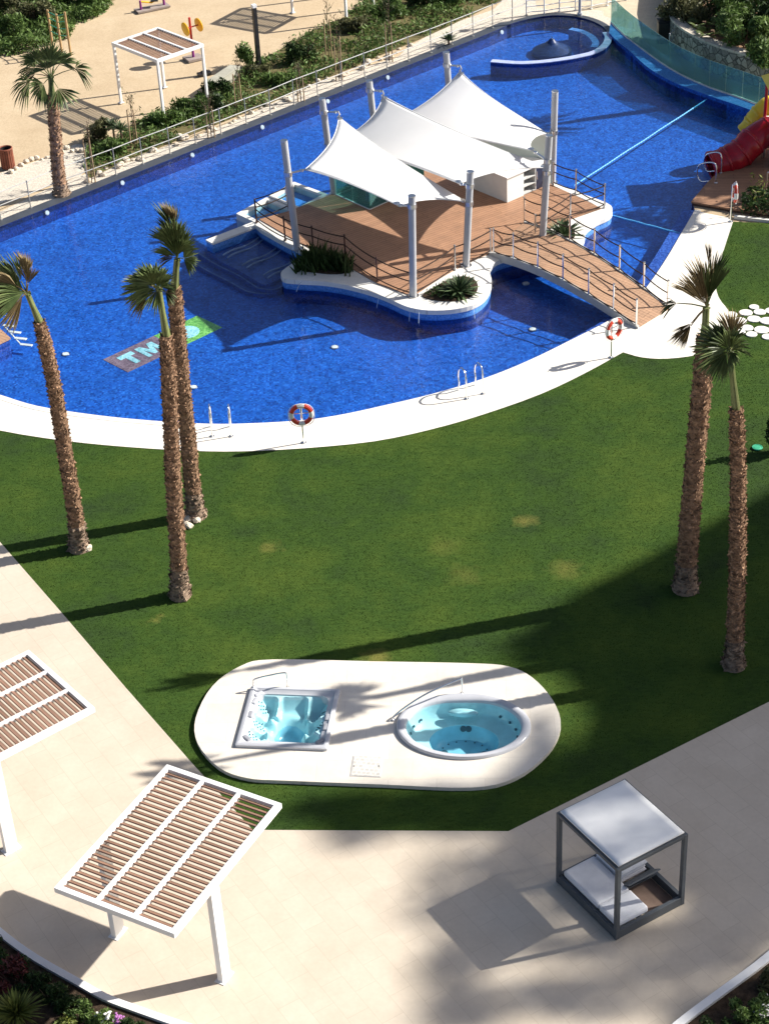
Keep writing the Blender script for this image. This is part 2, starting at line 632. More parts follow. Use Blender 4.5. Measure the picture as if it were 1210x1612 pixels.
def lawn_mat():
    m, b = base_mat('lawn_ground', 0.9, 0.08)
    n, l = ndz(m)
    v = pos_node(n, l)
    c = ramp(n, l, noise(n, l, v, 0.33, 6, 0.68), [(0.30, (0.027, 0.050, 0.018)), (0.48, (0.037, 0.074, 0.015)), (0.70, (0.064, 0.102, 0.018))])
    st = pos_node(n, l, (3.0, 13.0, 1.0), R_(38))
    r = ramp(n, l, noise(n, l, st, 1.0, 5, 0.75), [(0.28, (0.74, 0.76, 0.72)), (0.72, (1.28, 1.24, 1.2))])
    c = mixc(n, l, 1.0, c, r, 'MULTIPLY')
    r = ramp(n, l, noise(n, l, v, 34, 4, 0.8), [(0.25, (0.8, 0.82, 0.78)), (0.75, (1.2, 1.18, 1.15))])
    c = mixc(n, l, 1.0, c, r, 'MULTIPLY')
    # worn, yellowed patches
    for (px, py, rad, amt) in ((826, 822, 0.6, 0.6), (425, 860, 0.55, 0.55), (590, 1036, 0.7, 0.75), (245, 975, 0.35, 0.7), (890, 895, 0.9, 0.4), (730, 905, 0.9, 0.25), (700, 860, 1.0, 0.2)):
        q = G(px, py)
        d = n.new('ShaderNodeVectorMath')
        d.operation = 'DISTANCE'
        d.inputs[1].default_value = (q.x, q.y, 0)
        l.new(v, d.inputs[0])
        ad = n.new('ShaderNodeMath')
        ad.operation = 'MULTIPLY_ADD'
        l.new(noise(n, l, v, 2.5, 5), ad.inputs[0])
        ad.inputs[1].default_value = 0.9
        l.new(d.outputs['Value'], ad.inputs[2])
        f = ramp(n, l, ad.outputs[0], [(min(0.99, 0.2 * rad + 0.2), (amt,) * 3), (min(1.0, rad * 0.75 + 0.42), (0, 0, 0))])
        c = mixc(n, l, f, c, (0.24, 0.21, 0.055))
    l.new(c, b.inputs['Base Color'])
    bump(n, l, b, noise(n, l, v, 30, 5, 0.85), 0.25, 0.02)
    return m
SANDM, LAWNM = sand_mat(), lawn_mat()

def stadium_pts():
    return smooth(g2([(430, 1043), (380, 1053), (335, 1085), (309, 1135), (312, 1175), (345, 1213), (390, 1230), (450, 1234), (600, 1240), (740, 1245), (810, 1230), (862, 1190), (882, 1148), (870, 1108), (838, 1072), (800, 1054), (740, 1049), (590, 1046)]), 4, True)
spa_out = stadium_pts()
spa_c = sum((Vector(p) for p in spa_out), Vector((0, 0))) / len(spa_out)
spa_hole = [spa_c + (Vector(p) - spa_c) * 0.97 for p in spa_out]
big = [(-500, -200), (500, -200), (500, 900), (-500, 900)]
struct('ground', MB().sheet(big, -0.03, [pool, spa_hole]), SANDM)
# pool shell
b = MB().sheet(pool, FLOOR)
struct('pool_floor', b, TILE)
cl = ccw(pool); cl = cl + [cl[0]]
TILEW = mosaic_mat('navy_and_shade_mosaic', [(0.004, 0.020, 0.13), (0.007, 0.036, 0.22), (0.010, 0.052, 0.30)], 0.06, 0.4, 0.15)
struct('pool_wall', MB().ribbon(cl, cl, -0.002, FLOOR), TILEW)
WATER = water_mat('pool_water', (0.90, 0.97, 1.0), 4.0, 0.22, 0.22, 0.05, 3.6)
struct('water', MB().sheet(pool, WL), WATER)

# lawn
lawn_edge = g2([(-260, 565), (0, 853), (95, 962), (200, 1085), (300, 1199), (398, 1307), (800, 1309), (1210, 1105), (1500, 950)])
deck_out = smooth(g2([(-170, 625), (-80, 657), (0, 678), (100, 694), (200, 704), (300, 710), (380, 711), (480, 706), (590, 695), (680, 676), (760, 653), (850, 621), (920, 588), (980, 555)]), 3)
path_out = smooth(g2([(980, 555), (1010, 563), (1050, 565), (1100, 558), (1138, 540), (1152, 512), (1146, 490), (1130, 468), (1126, 440), (1138, 395), (1153, 349)]), 3)
lawn = lawn_edge + g2([(1560, 700), (1560, 380), (1230, 352)]) + path_out[::-1][:-1] + deck_out[::-1]
struct('lawn', MB().sheet(lawn, 0.0, [spa_hole]), LAWNM)
plaza = lawn_edge + [Vector((45, 40)), Vector((45, 5)), Vector((-40, 5)), Vector((-40, 47))]
struct('plaza', MB().sheet(plaza, 0.012), PLAZAMAT)
# pool deck, two bands: coping next to the water and the wide white walk
cop = offset(near, -0.22)
walk = cop[::-1]
dk = deck_out + path_out[1:] + g2([(1146, 343), (1110, 336), (1093, 331)]) + near[::-1]
struct('pool_deck', MB().sheet(dk, 0.012), DECKMAT)
struct('pool_coping', MB().ribbon(near, cop, 0.022, 0.022).ribbon(near, near, 0.022, WL - 0.12).ribbon(cop, cop, 0.012, 0.022), RIMMAT)
# violet tile gutter along the right-hand near edge
i0 = 46
gut = near[i0:]
gin = [p + (q - p).normalized() * (0.05 + 0.38 * min(1, k / 14)) for k, (p, q) in enumerate(zip(gut, offset(gut, 1.0)))]
struct('pool_gutter', MB().ribbon(gut, gin, -0.012, -0.03).ribbon(gin, gin, -0.03, FLOOR), TILE2)
# dark overflow edge behind the pool
bo = list(roundend) + backline[1:]
bo2 = []
for i, p in enumerate(bo):
    a = bo[max(0, i - 1)]; c_ = bo[min(len(bo) - 1, i + 1)]
    t = (c_ - a).normalized()
    nn = Vector((t.y, -t.x))
    qq = p + nn * 0.12
    if inpoly(np.array([qq.x]), np.array([qq.y]), pool)[0]: nn = -nn
    bo2.append(p + nn * (0.5 if i >= len(roundend) - 4 else 0.28))
DARKEDGE = M('dark_overflow_stone', (0.055, 0.062, 0.075), 0.45, 0.4, var=0.2, scale=1.5)
struct('overflow_edge', MB().ribbon(bo, bo2, -0.005, 0.004).ribbon(bo, bo, -0.005, -0.2), DARKEDGE)
# pale gravel strip and patches beyond the railing
GRAVEL = M('white_gravel', (0.62, 0.56, 0.47), 0.95, 0.1, var=0.28, scale=16, bmp=0.9, bscale=60)
struct('gravel_strip', MB().ribbon(bo2, [p + (p - q).normalized() * (0.75 + 0.3 * math.sin(i * 1.7)) for i, (p, q) in enumerate(zip(bo2, bo))], -0.004, -0.012), GRAVEL)
struct('gravel_bed', MB().sheet(g2([(-40, 280), (0, 272), (60, 252), (120, 226), (142, 228), (140, 262), (128, 276), (60, 298), (-40, 335)]), -0.016), GRAVEL)
struct('gravel_corner', MB().sheet(g2([(618, 98), (640, 75), (700, 40), (775, 15), (800, -8), (850, -8), (850, 20), (800, 30), (740, 56), (680, 80)]), -0.0165), GRAVEL)
struct('paved_terrace', MB().sheet(g2([(840, -30), (1075, -40), (1070, 10), (1062, 50), (1075, 75), (1120, 108), (1230, 150), (1230, 180), (1162, 158), (1069, 121), (1035, 100), (991, 67), (962, 38), (930, 24), (880, 18), (845, 20)]), -0.014), PAVEMAT)

# grass blades: uncountable
def scatter(poly, n, holes=()):
    xs = [p[0] for p in poly]; ys = [p[1] for p in poly]
    x = nrs.uniform(min(xs), max(xs), n); y = nrs.uniform(min(ys), max(ys), n)
    k = inpoly(x, y, poly)
    for h in holes:
        k &= ~inpoly(x, y, h)
    return x[k], y[k]
GRASSM = leaf_mat('grass_blade', (0.026, 0.078, 0.011), (0.045, 0.112, 0.017), 0.5, 0.6, 0.2)
vis = g2([(-40, 560), (-40, 850), (398, 1330), (800, 1330), (1240, 1120), (1240, 340), (1140, 340), (1000, 540)])
gx, gy = scatter(lawn, 900000, [spa_out, dk])
kk = inpoly(gx, gy, vis)
gx, gy = gx[kk], gy[kk]
if len(gx) > 420000:
    gx, gy = gx[:420000], gy[:420000]
N = len(gx)
ang = nrs.uniform(0, 6.283, N)
ht = nrs.uniform(0.010, 0.026, N)
wd = nrs.uniform(0.005, 0.011, N)
ln = nrs.uniform(-0.03, 0.03, (N, 2))
co = np.zeros((N, 3, 3))
co[:, 0, 0] = gx - np.cos(ang) * wd; co[:, 0, 1] = gy - np.sin(ang) * wd
co[:, 1, 0] = gx + np.cos(ang) * wd; co[:, 1, 1] = gy + np.sin(ang) * wd
co[:, 2, 0] = gx + ln[:, 0]; co[:, 2, 1] = gy + ln[:, 1]; co[:, 2, 2] = ht
me = bpy.data.meshes.new('grass')
me.vertices.add(3 * N); me.loops.add(3 * N); me.polygons.add(N)
me.vertices.foreach_set('co', co.ravel())
me.loops.foreach_set('vertex_index', np.arange(3 * N, dtype=np.int32))
me.polygons.foreach_set('loop_start', np.arange(0, 3 * N, 3, dtype=np.int32))
me.update(calc_edges=True)
me.materials.append(LAWNM)
go = bpy.data.objects.new('grass', me)
COL.objects.link(go)
tag(go, 'short mown green grass covering the curved lawn', 'grass', None, 'stuff')
#@@OBJECTS
# ---------------------------------------------------------------- pool furniture
IZ = 0.30                                   # island deck level
LIGHTPLASTIC = M('white_plastic', (0.8, 0.8, 0.8), 0.35, 0.4, var=0.04)
# right-hand raised ledge with the glass balustrade
ledge = thing('pool_ledge', 'curved light blue tiled ledge along the right end of the pool under the glass', 'ledge', (*ledge_in[12], 0))
LI, LO = resample(ledge_in[2:], 0.5), resample(ledge_out, 0.5)
n_ = min(len(LI), len(LO))
LI, LO = resample(ledge_in[2:], 0.5), None
L_ = sum((b_ - a_).length for a_, b_ in zip(LI, LI[1:]))
def resample_n(line, n):
    ln = sum((Vector(b_) - Vector(a_)).length for a_, b_ in zip(line, line[1:]))
    return resample(line, ln / n)
LI = resample_n(ledge_in[2:], 40); LO = resample_n(ledge_out, 40)
MB().ribbon(LO, LI, 0.14, 0.14).build('coping', TILE3, ledge)
MB().ribbon(LI, LI, 0.14, FLOOR).build('front', TILE, ledge)
MB().ribbon(LO, LO, 0.14, -0.05).build('back', RIMMAT, ledge)
MB().wall(offset(LO, -0.03), 0.06, 0.143, 0.20).build('base_channel', M('pale_channel', (0.7, 0.69, 0.62), 0.5), ledge)
GLASS = glass_mat('teal_balustrade_glass', (0.50, 0.74, 0.72), 1.45, 0.03, 0.22, (0.30, 0.52, 0.50))
gb = thing('glass_balustrade', 'long curved teal glass balustrade at the right end of the pool', 'balustrade', (*LO[20], 0.2))
gl_line = resample_n(offset(LO, -0.03), 15)
for i in range(15):
    a, b = gl_line[i], gl_line[i + 1]
    d = (b - a).normalized() * 0.012
    MB().wall([a + d, b - d], 0.02, 0.20, 1.28).build('glass_panel', GLASS, gb)

# round shallow end: curved arc wall, inner bench, fountain mound
arcw = smooth(g2([(953, 52), (957, 60), (952, 72), (936, 83), (909, 90), (880, 95), (850, 98.5), (816, 100), (773, 97)]), 4)
aw = thing('arc_wall', 'low curved blue tiled wall closing off the round shallow end', 'wall', (*arcw[20], 0))
MB().wall(arcw, 0.30, FLOOR, 0.02).build('wall_body', TILEW, aw)  # navy tile puts the shade on this face into its colour
MB().wall(arcw, 0.32, 0.02, 0.05).build('coping', M('lavender_coping', (0.40, 0.46, 0.68), 0.4, 0.5, var=0.15, scale=5), aw)
bench = smooth(g2([(897, 46), (915, 50), (930, 58), (937, 68), (934, 75)], -0.1), 4)
MB().wall(bench, 0.3, FLOOR, -0.07).build('curved_bench', TILE3, aw)
fp = G(868, 66, WL)
fm = thing('fountain_mound', 'dark blue tiled cone standing in the round shallow end', 'fountain', (fp.x, fp.y, FLOOR))
MB().lathe([(0.9, 0), (0.85, 0.55), (0.66, 0.66), (0.36, 0.80), (0.18, 0.93), (0.10, 1.03), (0.07, 1.05), (0, 1.06)], (fp.x, fp.y, -0.95), 28).build('mound', mosaic_mat('dark_mosaic', [(0.008, 0.02, 0.07), (0.01, 0.03, 0.11), (0.012, 0.035, 0.14)], 0.05), fm, True)
MB().cyl((fp.x, fp.y, 0.09), (fp.x, fp.y, 0.18), 0.03).build('nozzle', CHROME, fm)

# pool lights in the back wall, inlets in the floor
bnp = -bnor
for i, (u, v) in enumerate([(78, 335), (197, 288), (309, 245), (419, 201), (522, 160), (618, 123), (710, 86), (796, 51)]):
    q = G(u, v, -0.12)
    t = (q.xy - bk0).dot(bdir)
    base = bk0 + bdir * t + bnp * 0.02
    lt = thing('pool_light', 'round white pool light in the far pool wall, one of a row of eight', 'pool light', (base.x, base.y, -0.2), 0, 'pool lights in the far wall')
    lt['label'] = ['round white pool light in the far wall nearest the outspread palm', 'round white pool light below the single bent twin-headed plants', 'round white pool light below the front post of the slatted pergola', 'round white pool light left of the corner mast of the sails', 'round white pool light beside the second rear mast', 'round white pool light between two rear masts', 'round white pool light behind the rear peak of the sails', 'round white pool light closest to the round shallow end'][i]
    c3 = Vector((base.x, base.y, -0.17))
    nv = Vector((bnp.x, bnp.y, 0.5)).normalized()
    MB().cyl(c3, c3 + nv * 0.03, 0.08, 0.07, 20).build('lens', M('lens_grey', (0.55, 0.6, 0.66), 0.3), lt)
    MB().torus(c3 + nv * 0.015, nv, 0.085, 0.012, 20, 6).build('bezel', STEEL, lt)
inlab = [(104, 558, 'small white floor inlet under the water left of the lettered mosaic'), (305, 610, 'small white floor inlet between the twin palms and the left ladder'), (527, 547, 'small white floor inlet under open water below the sails'), (838, 519, 'small white floor inlet in the bridge shadow edge'), (827, 447, 'pale turquoise floor inlet under the middle of the footbridge'), (1020, 60, None)]
for u, v, lb in inlab:
    if not lb: continue
    q = G(u, v, FLOOR)
    it = thing('floor_inlet', lb, 'inlet', (q.x, q.y, FLOOR), 0, 'inlets in the pool floor')
    MB().lathe([(0.11, 0.004), (0.10, 0.03), (0.03, 0.036), (0, 0.036)], (q.x, q.y, FLOOR), 16).build('cover', LIGHTPLASTIC, it)
    MB().torus((q.x, q.y, FLOOR + 0.02), (0, 0, 1), 0.12, 0.015, 16, 6).build('ring', STEEL, it)

# lettered mosaic on the floor
MOZ = FLOOR + 0.006
c0, c1, c2, c3_ = (G(*p, MOZ) for p in ((201.5, 586.1), (349.2, 515.7), (310.5, 496.9), (161.8, 566.3)))
ex = ((c1 - c0) + (c2 - c3_)) / 2
ey = ((c3_ - c0) + (c2 - c1)) / 2
def mo(s, t): return c0 + ex * s + ey * t
mos = thing('floor_mosaic', 'two-colour mosaic panel with pale blue letters on the pool floor', 'mosaic', tuple(mo(0.5, 0.5)))
def flat(pts, z, name, mat):
    mb = MB()
    mb.prism([mo(*p).xy for p in pts], z - 0.004, z + 0.004)
    return mb.build(name, mat, mos)
flat([(0, 0), (0.53, 0), (0.53, 1), (0, 1)], MOZ, 'brown_panel', mosaic_mat('mauve_mosaic', [(0.16, 0.10, 0.13), (0.24, 0.16, 0.20), (0.30, 0.21, 0.25)], 0.05))
flat([(0.532, 0), (1, 0), (1, 1), (0.532, 1)], MOZ, 'green_panel', mosaic_mat('green_mosaic', [(0.10, 0.30, 0.06), (0.18, 0.48, 0.10), (0.30, 0.62, 0.16)], 0.05))
PALE = mosaic_mat('pale_blue_mosaic', [(0.22, 0.55, 0.62), (0.38, 0.72, 0.80), (0.5, 0.82, 0.9)], 0.05)
ZL = MOZ + 0.009
flat([(0.085, 0.80), (0.235, 0.80), (0.235, 0.62), (0.185, 0.62), (0.185, 0.20), (0.135, 0.20), (0.135, 0.62), (0.085, 0.62)], ZL, 'letter_t', PALE)
flat([(0.27, 0.20), (0.27, 0.80), (0.325, 0.80), (0.36, 0.50), (0.395, 0.80), (0.45, 0.80), (0.45, 0.20), (0.41, 0.20), (0.41, 0.56), (0.375, 0.24), (0.345, 0.24), (0.31, 0.56), (0.31, 0.20)], ZL, 'letter_m', PALE)
flat([(0.745 + 0.115 * math.cos(a * math.pi / 16), 0.50 + 0.33 * math.sin(a * math.pi / 16)) for a in range(32)], ZL, 'pale_oval', PALE)

# lane ropes
LANE = M('light_blue_rope', (0.10, 0.42, 0.80), 0.4, 0.4, var=0.12, scale=6)
def lane(a, b, label):
    pa, pb = G(*a, WL + 0.02), G(*b, WL + 0.02)
    t = thing('lane_rope', label, 'rope', tuple(pa), 0, 'ropes floating across the pool')
    pts = [pa.lerp(pb, k / 24) + Vector((0, 0.02 * math.sin(k * 0.9) * math.sin(k / 24 * math.pi), 0)) for k in range(25)]
    MB().tube(pts, 0.016, 6).build('rope_line', LANE, t, True)
    mb = MB()
    for k in range(1, 60):
        p = pa.lerp(pb, k / 60)
        d = (pb - pa).normalized() * 0.07
        i = min(23, int(k / 60 * 24)); f = k / 60 * 24 - i
        p = pts[i].lerp(pts[i + 1], f)
        mb.cyl(p - d, p + d, 0.026, 0.026, 8)
    mb.build('floats', LANE, t, True)
lane((903, 292), (1112, 156), 'light blue lane rope running from the island to the glass balustrade side')
lane((963, 339), (1068, 367), 'shorter light blue lane rope between island corner and near deck')

# ---------------------------------------------------------------- the island
isl_px = [(402, 352), (448, 381), (478, 397), (466, 411), (446, 426), (444, 434), (452, 439), (480, 441), (512, 443), (548, 449), (585, 459), (612, 469), (638, 481), (664, 487), (691, 488), (716, 486), (742, 480), (760, 469), (770, 454), (772, 440), (769, 425), (780, 411), (815, 400), (840, 390), (853, 386), (872, 391), (892, 392), (909, 387), (918, 376), (920, 363), (936, 350), (957, 340), (962, 330), (954, 320), (909, 303), (868, 286), (800, 262), (735, 243), (690, 238), (640, 250), (580, 276), (519, 305), (472, 331), (440, 345)]
isl = smooth(g2(isl_px, IZ), 3, True)
isl_c = ccw(isl)
ic = sum((Vector(p) for p in isl), Vector((0, 0))) / len(isl)
def inset(poly, d):
    P = ccw(poly)
    n = len(P)
    out = []
    for i in range(n):
        t = (P[(i + 1) % n] - P[i - 1]).normalized()
        out.append(P[i] + Vector((-t.y, t.x)) * d)
    return out
island = thing('pool_island', 'wood decked island with white curving rim in the middle of the pool', 'island', (ic.x, ic.y, FLOOR))
MB().prism(isl_c, WL - 0.04, IZ - 0.10, top=False).build('tiled_side', TILE3, island)
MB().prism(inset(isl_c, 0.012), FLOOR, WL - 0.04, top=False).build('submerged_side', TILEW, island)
lip = inset(isl_c, -0.03)
closed = lambda p: list(p) + [p[0]]
mb = MB().ribbon(closed(lip), closed(lip), IZ - 0.16, IZ + 0.0)
mb.ribbon(closed(lip), closed(isl_c), IZ - 0.16, IZ - 0.16)
mb.sheet(lip, IZ)
mb.build('rim', RIMMAT, island)
deck_px = [(408, 346), (452, 334), (519, 308), (590, 276), (640, 255), (690, 243), (735, 247), (800, 266), (866, 291), (930, 321), (946, 329), (900, 345), (866, 359), (840, 372), (818, 378), (800, 389), (775, 398), (745, 410), (716, 425), (690, 440), (656, 463), (640, 464), (594, 447), (546, 419), (500, 398), (452, 372)]
MB().prism(g2(deck_px, IZ), IZ + 0.002, IZ + 0.03).build('deck', WOOD, island)
for px in ([(470, 424), (483, 407), (505, 399), (540, 415), (552, 427), (530, 432), (500, 430)], [(664, 467), (680, 455), (706, 441), (728, 436), (746, 441), (752, 453), (744, 466), (722, 474), (690, 474)], [(862, 373), (874, 366), (896, 362), (905, 370), (896, 380), (876, 381)]):
    o_ = smooth(g2(px, IZ), 3, True)
    mb = MB().prism(o_, IZ + 0.001, IZ + 0.035)
    mb.build('planting_bed', SOIL, island)

# masts
MASTM = M('grey_mast_paint', (0.42, 0.43, 0.45), 0.4, 0.4, var=0.06)
mast_px = [('leftmost leaning grey mast at the island corner by the basins', (468, 392), (447, 222)),
           ('grey mast behind the low left sail with a hooked arm at top', (526, 305), (507, 156)),
           ('grey mast at the front corner of the island beside the round planter', (650, 466), (648, 309)),
           ('grey front mast between the first and second sails near the bridge', (733, 418), (740, 271)),
           ('tall grey mast beside the white rim and spiky plant at the right', (853, 380), (864, 214)),
           ('grey rear mast holding the peak of the middle sail', (597, 272), (581, 128)),
           ('grey rear mast farthest from the plaza, at the peak of the back sail', (713, 238), (702, 83)),
           ('tallest grey mast behind the bar, leaning outwards with nothing at its tip', (869, 287), (873, 144))]
MTOP, MBASE = [], []
for lb, bpx, tpx in mast_px:
    pb = G(*bpx, IZ)
    pt = RP(*tpx, pb.y)
    MBASE.append(pb); MTOP.append(pt)
    t = thing('sail_mast', lb, 'mast', tuple(pb), 0, 'masts holding the shade sails')
    r = 0.12
    MB().cyl(pb, pt, r, r, 20).build('pole', MASTM, t, True)
    MB().cyl(pt, pt + (pt - pb).normalized() * 0.03, r + 0.006, r + 0.006, 20).build('end_cap', STEEL, t)
    d = (pt - pb).normalized()
    MB().cyl(pb + d * 0.002, pb + d * 0.03, 0.2, 0.2, 20).build('base_plate', STEEL, t)
def mast_at(i, f): return MBASE[i].lerp(MTOP[i], f)
def arm(i, f, corner, hook=False):
    """bracket from mast i to a sail corner"""
    mo_ = bpy.data.objects['sail_mast' if i == 0 else 'sail_mast.%03d' % i]
    a = mast_at(i, f)
    c = Vector(corner)
    d = c - a
    h = Vector((d.x, d.y, 0)).normalized()
    e = a + h * max(0.25, Vector((d.x, d.y, 0)).length * 0.8)
    e.z = a.z
    mb = MB().cyl(a - Vector((0, 0, 0.07)), a + Vector((0, 0, 0.07)), 0.15, 0.15, 16)
    mb.beam(a + h * 0.1, e, 0.09, 0.035)
    mb.cyl(e - Vector((0, 0, 0.03)), e + Vector((0, 0, 0.03)), 0.07, 0.07, 12)
    if hook:
        mb.tube([e, e + h * 0.1 + Vector((0, 0, 0.02)), e + h * 0.15 - Vector((0, 0, 0.1)), c], 0.03, 8)
    else:
        mb.tube([e, c], 0.022, 6)
    mb.build('arm', STEEL, mo_)

# sails
def sail_mat():
    m, b = base_mat('white_sail_fabric', 0.7, 0.2)
    n, l = ndz(m)
    v = pos_node(n, l)
    col = ramp(n, l, noise(n, l, v, 1.2, 4), [(0.3, (0.86, 0.86, 0.85)), (0.7, (0.9, 0.9, 0.89))])
    l.new(col, b.inputs['Base Color'])
    tr = n.new('ShaderNodeBsdfTranslucent')
    tr.inputs['Color'].default_value = (0.9, 0.9, 0.88, 1)
    mx = n.new('ShaderNodeMixShader')
    mx.inputs[0].default_value = 0.30
    l.new(b.outputs[0], mx.inputs[1]); l.new(tr.outputs[0], mx.inputs[2])
    l.new(mx.outputs[0], n['Material Output'].inputs['Surface'])
    return m
SAILM = sail_mat()
def sail(label, hi, left, front, right, sag=0.115):
    """hypar membrane hung from four corners given in order round the edge"""
    c = [Vector(q) for q in (hi, left, front, right)]
    mid = sum(c, Vector((0, 0, 0))) / 4
    t = thing('shade_sail', label, 'shade sail', tuple(mid), 0, 'white shade sails over the island')
    n = 20
    vs, fs = [], []
    for i in range(n + 1):
        for j in range(n + 1):
            s0, t0 = i / n, j / n
            s = 0.5 + (s0 - 0.5) * (1 - sag * 4 * t0 * (1 - t0))
            q = 0.5 + (t0 - 0.5) * (1 - sag * 4 * s0 * (1 - s0))
            p = c[0] * (1 - s) * (1 - q) + c[1] * s * (1 - q) + c[2] * s * q + c[3] * (1 - s) * q
            vs.append(p)
    for i in range(n):
        for j in range(n):
            a = i * (n + 1) + j
            fs.append((a, a + 1, a + n + 2, a + n + 1))
    mb = MB(); mb.add(vs, fs)
    o = mb.build('membrane', SAILM, t, True)
    sd = o.modifiers.new('thickness', 'SOLIDIFY'); sd.thickness = 0.012; sd.offset = 0
    edge = [vs[k] for k in range(n + 1)] + [vs[i * (n + 1) + n] for i in range(1, n + 1)] + [vs[n * (n + 1) + j] for j in range(n - 1, -1, -1)] + [vs[i * (n + 1)] for i in range(n - 1, -1, -1)]
    MB().tube(edge, 0.02, 6).build('edge_hem', SAILM, t, True)
    for p in c:
        mb = MB()
        d = (mid - p).normalized()
        mb.cyl(p + d * 0.16 + Vector((0, 0, 0.012)), p + d * 0.16 + Vector((0, 0, 0.03)), 0.11, 0.11, 12)
        mb.cyl(p - d * 0.06, p + d * 0.16, 0.03, 0.05, 8)
        mb.build('corner_plate', STEEL, t)
S1 = [RP(533, 184, MBASE[1].y - 0.1), RP(480, 267, MBASE[0].y + 0.25), RP(626, 323, MBASE[2].y + 0.1), RP(733, 318, MBASE[3].y + 0.1)]
S2 = [RP(602, 151, MBASE[5].y - 0.2), mast_at(1, 0.52) + Vector((0.22, 0.12, 0)), RP(723, 289, MBASE[3].y + 0.2), RP(862, 264, MBASE[4].y + 0.35)]
S3 = [RP(724, 112, MBASE[6].y - 0.2), mast_at(5, 0.5) + Vector((0.3, 0.1, 0)), RP(838, 237, MBASE[4].y + 0.9), RP(860, 210, MBASE[7].y - 0.1)]
sail('white sail nearest the left masts, lowest of the three, grey underside at its right corner', *S1)
sail('middle white sail between the left one and the back one', *S2)
sail('rear white sail, its peak nearest the far pool edge', *S3)
def frac(i, p): return max(0.1, min(0.97, (p.z - MBASE[i].z) / (MTOP[i].z - MBASE[i].z)))
for i, p, hk in ((1, S1[0], True), (0, S1[1], False), (2, S1[2], False), (3, S1[3], False), (5, S2[0], True), (1, S2[1], False), (3, S2[2], False), (4, S2[3], False), (6, S3[0], True), (5, S3[1], False), (4, S3[2], False), (7, S3[3], False)):
    arm(i, frac(i, p) + (0.05 if hk else 0), p, hk)

# bar: white counter with open shelves
DZ = IZ + 0.032
def quadbox(mb, p0, e1, e2, z0, z1):
    P = [p0, p0 + e1, p0 + e1 + e2, p0 + e2]
    return mb.prism([Vector((q.x, q.y)) for q in P], z0, z1)
bc = G(798, 319, DZ); bl = G(744, 297, DZ); br_ = G(854, 294, DZ)
e1 = (bl - bc) ; e2 = (br_ - bc)
e1 = e1.normalized(); e2 = (e2 - e1 * e2.dot(e1)).normalized()
Lb = (br_ - bc).dot(e2)
bar = thing('bar_counter', 'white bar counter with open shelves in its end, under the sails', 'bar', tuple(bc))
BARW = M('bar_white', (0.76, 0.77, 0.73), 0.5, 0.3, var=0.04)
quadbox(MB(), bc, e1 * 2.4, e2 * (Lb * 0.46), DZ, DZ + 0.93).build('counter_body', BARW, bar)
quadbox(MB(), bc - e1 * 0.05 - e2 * 0.05, e1 * 2.5, e2 * (Lb + 0.15), DZ + 0.932, DZ + 0.98).build('counter_top', WHITE, bar)
mb = MB()
quadbox(mb, bc + e2 * (Lb * 0.78) , e1 * 0.6, e2 * (Lb * 0.02), DZ, DZ + 0.93)
for zz in (0.02, 0.3, 0.58):
    quadbox(mb, bc + e2 * (Lb * 0.461), e1 * 0.55, e2 * (Lb * 0.315), DZ + zz, DZ + zz + 0.03)
mb.build('shelf_unit', M('grey_shelf', (0.55, 0.56, 0.55), 0.5), bar)
quadbox(MB(), bc + e2 * (Lb * 0.46) + e1 * 0.56, e1 * 0.03, e2 * (Lb * 0.32), DZ, DZ + 0.93).build('shelf_back', M('dark_panel', (0.12, 0.13, 0.13), 0.5), bar)
fr_ = thing('bar_fridge', 'dark blue grey fridge at the right end of the white bar', 'fridge', tuple(bc + e2 * (Lb * 0.9)))
quadbox(MB(), bc + e2 * (Lb * 0.805) + e1 * 0.02, e1 * 0.55, e2 * (Lb * 0.19), DZ, DZ + 0.90).build('fridge_body', M('navy_metal', (0.03, 0.035, 0.07), 0.35), fr_)
MB().cyl(bc + e2 * (Lb * 0.83) + Vector((0, 0, 0.4)), bc + e2 * (Lb * 0.83) + Vector((0, 0, 0.7)), 0.015).build('handle', CHROME, fr_)
bw = thing('bar_back_wall', 'pale greenish white screen wall behind the bar under the back sail', 'wall', tuple(G(810, 282, DZ)))
p0, p1 = G(755, 279, DZ), G(866, 288, DZ)
MB().wall([p0.xy, p1.xy], 0.12, DZ, DZ + 1.85).build('wall_panel', M('pale_green_render', (0.60, 0.66, 0.60), 0.6, var=0.05), bw)
MB().wall([p0.xy, p1.xy], 0.2, DZ + 1.852, DZ + 1.92).build('wall_cap', WHITE, bw)

# glass enclosure under the left sail
IGLASS = glass_mat('teal_screen_glass', (0.42, 0.70, 0.68), 1.45, 0.03, 0.25, (0.22, 0.46, 0.44))
ga, gc, gd = G(530, 307, DZ), G(582, 330, DZ), G(668, 292, DZ)
ge = ga + (gd - gc)
gx_ = thing('glass_enclosure', 'teal glass screens enclosing a stair well under the left sail', 'glass screen', tuple(gc))
for a, b, k in ((ga, gc, 2), (gc, gd, 3), (gd, ge, 2), (ge, ga, 3)):
    for i in range(k):
        p, q = a.lerp(b, i / k), a.lerp(b, (i + 1) / k)
        d = (q - p).normalized() * 0.015
        MB().wall([(p + d).xy, (q - d).xy], 0.02, DZ + 0.03, DZ + 1.15).build('glass_panel', IGLASS, gx_)
mb = MB()
for a, b in ((ga, gc), (gc, gd), (gd, ge), (ge, ga)):
    mb.wall([a.xy, b.xy], 0.05, DZ, DZ + 0.03)
mb.build('base_frame', WHITE, gx_)
MB().prism([p.xy for p in (ga, gc, gd, ge)], DZ + 0.003, DZ + 0.012).build('well_floor', M('dark_well', (0.05, 0.10, 0.11), 0.4, 0.5), gx_)
mb = MB()
hm = (ga + gd) / 2
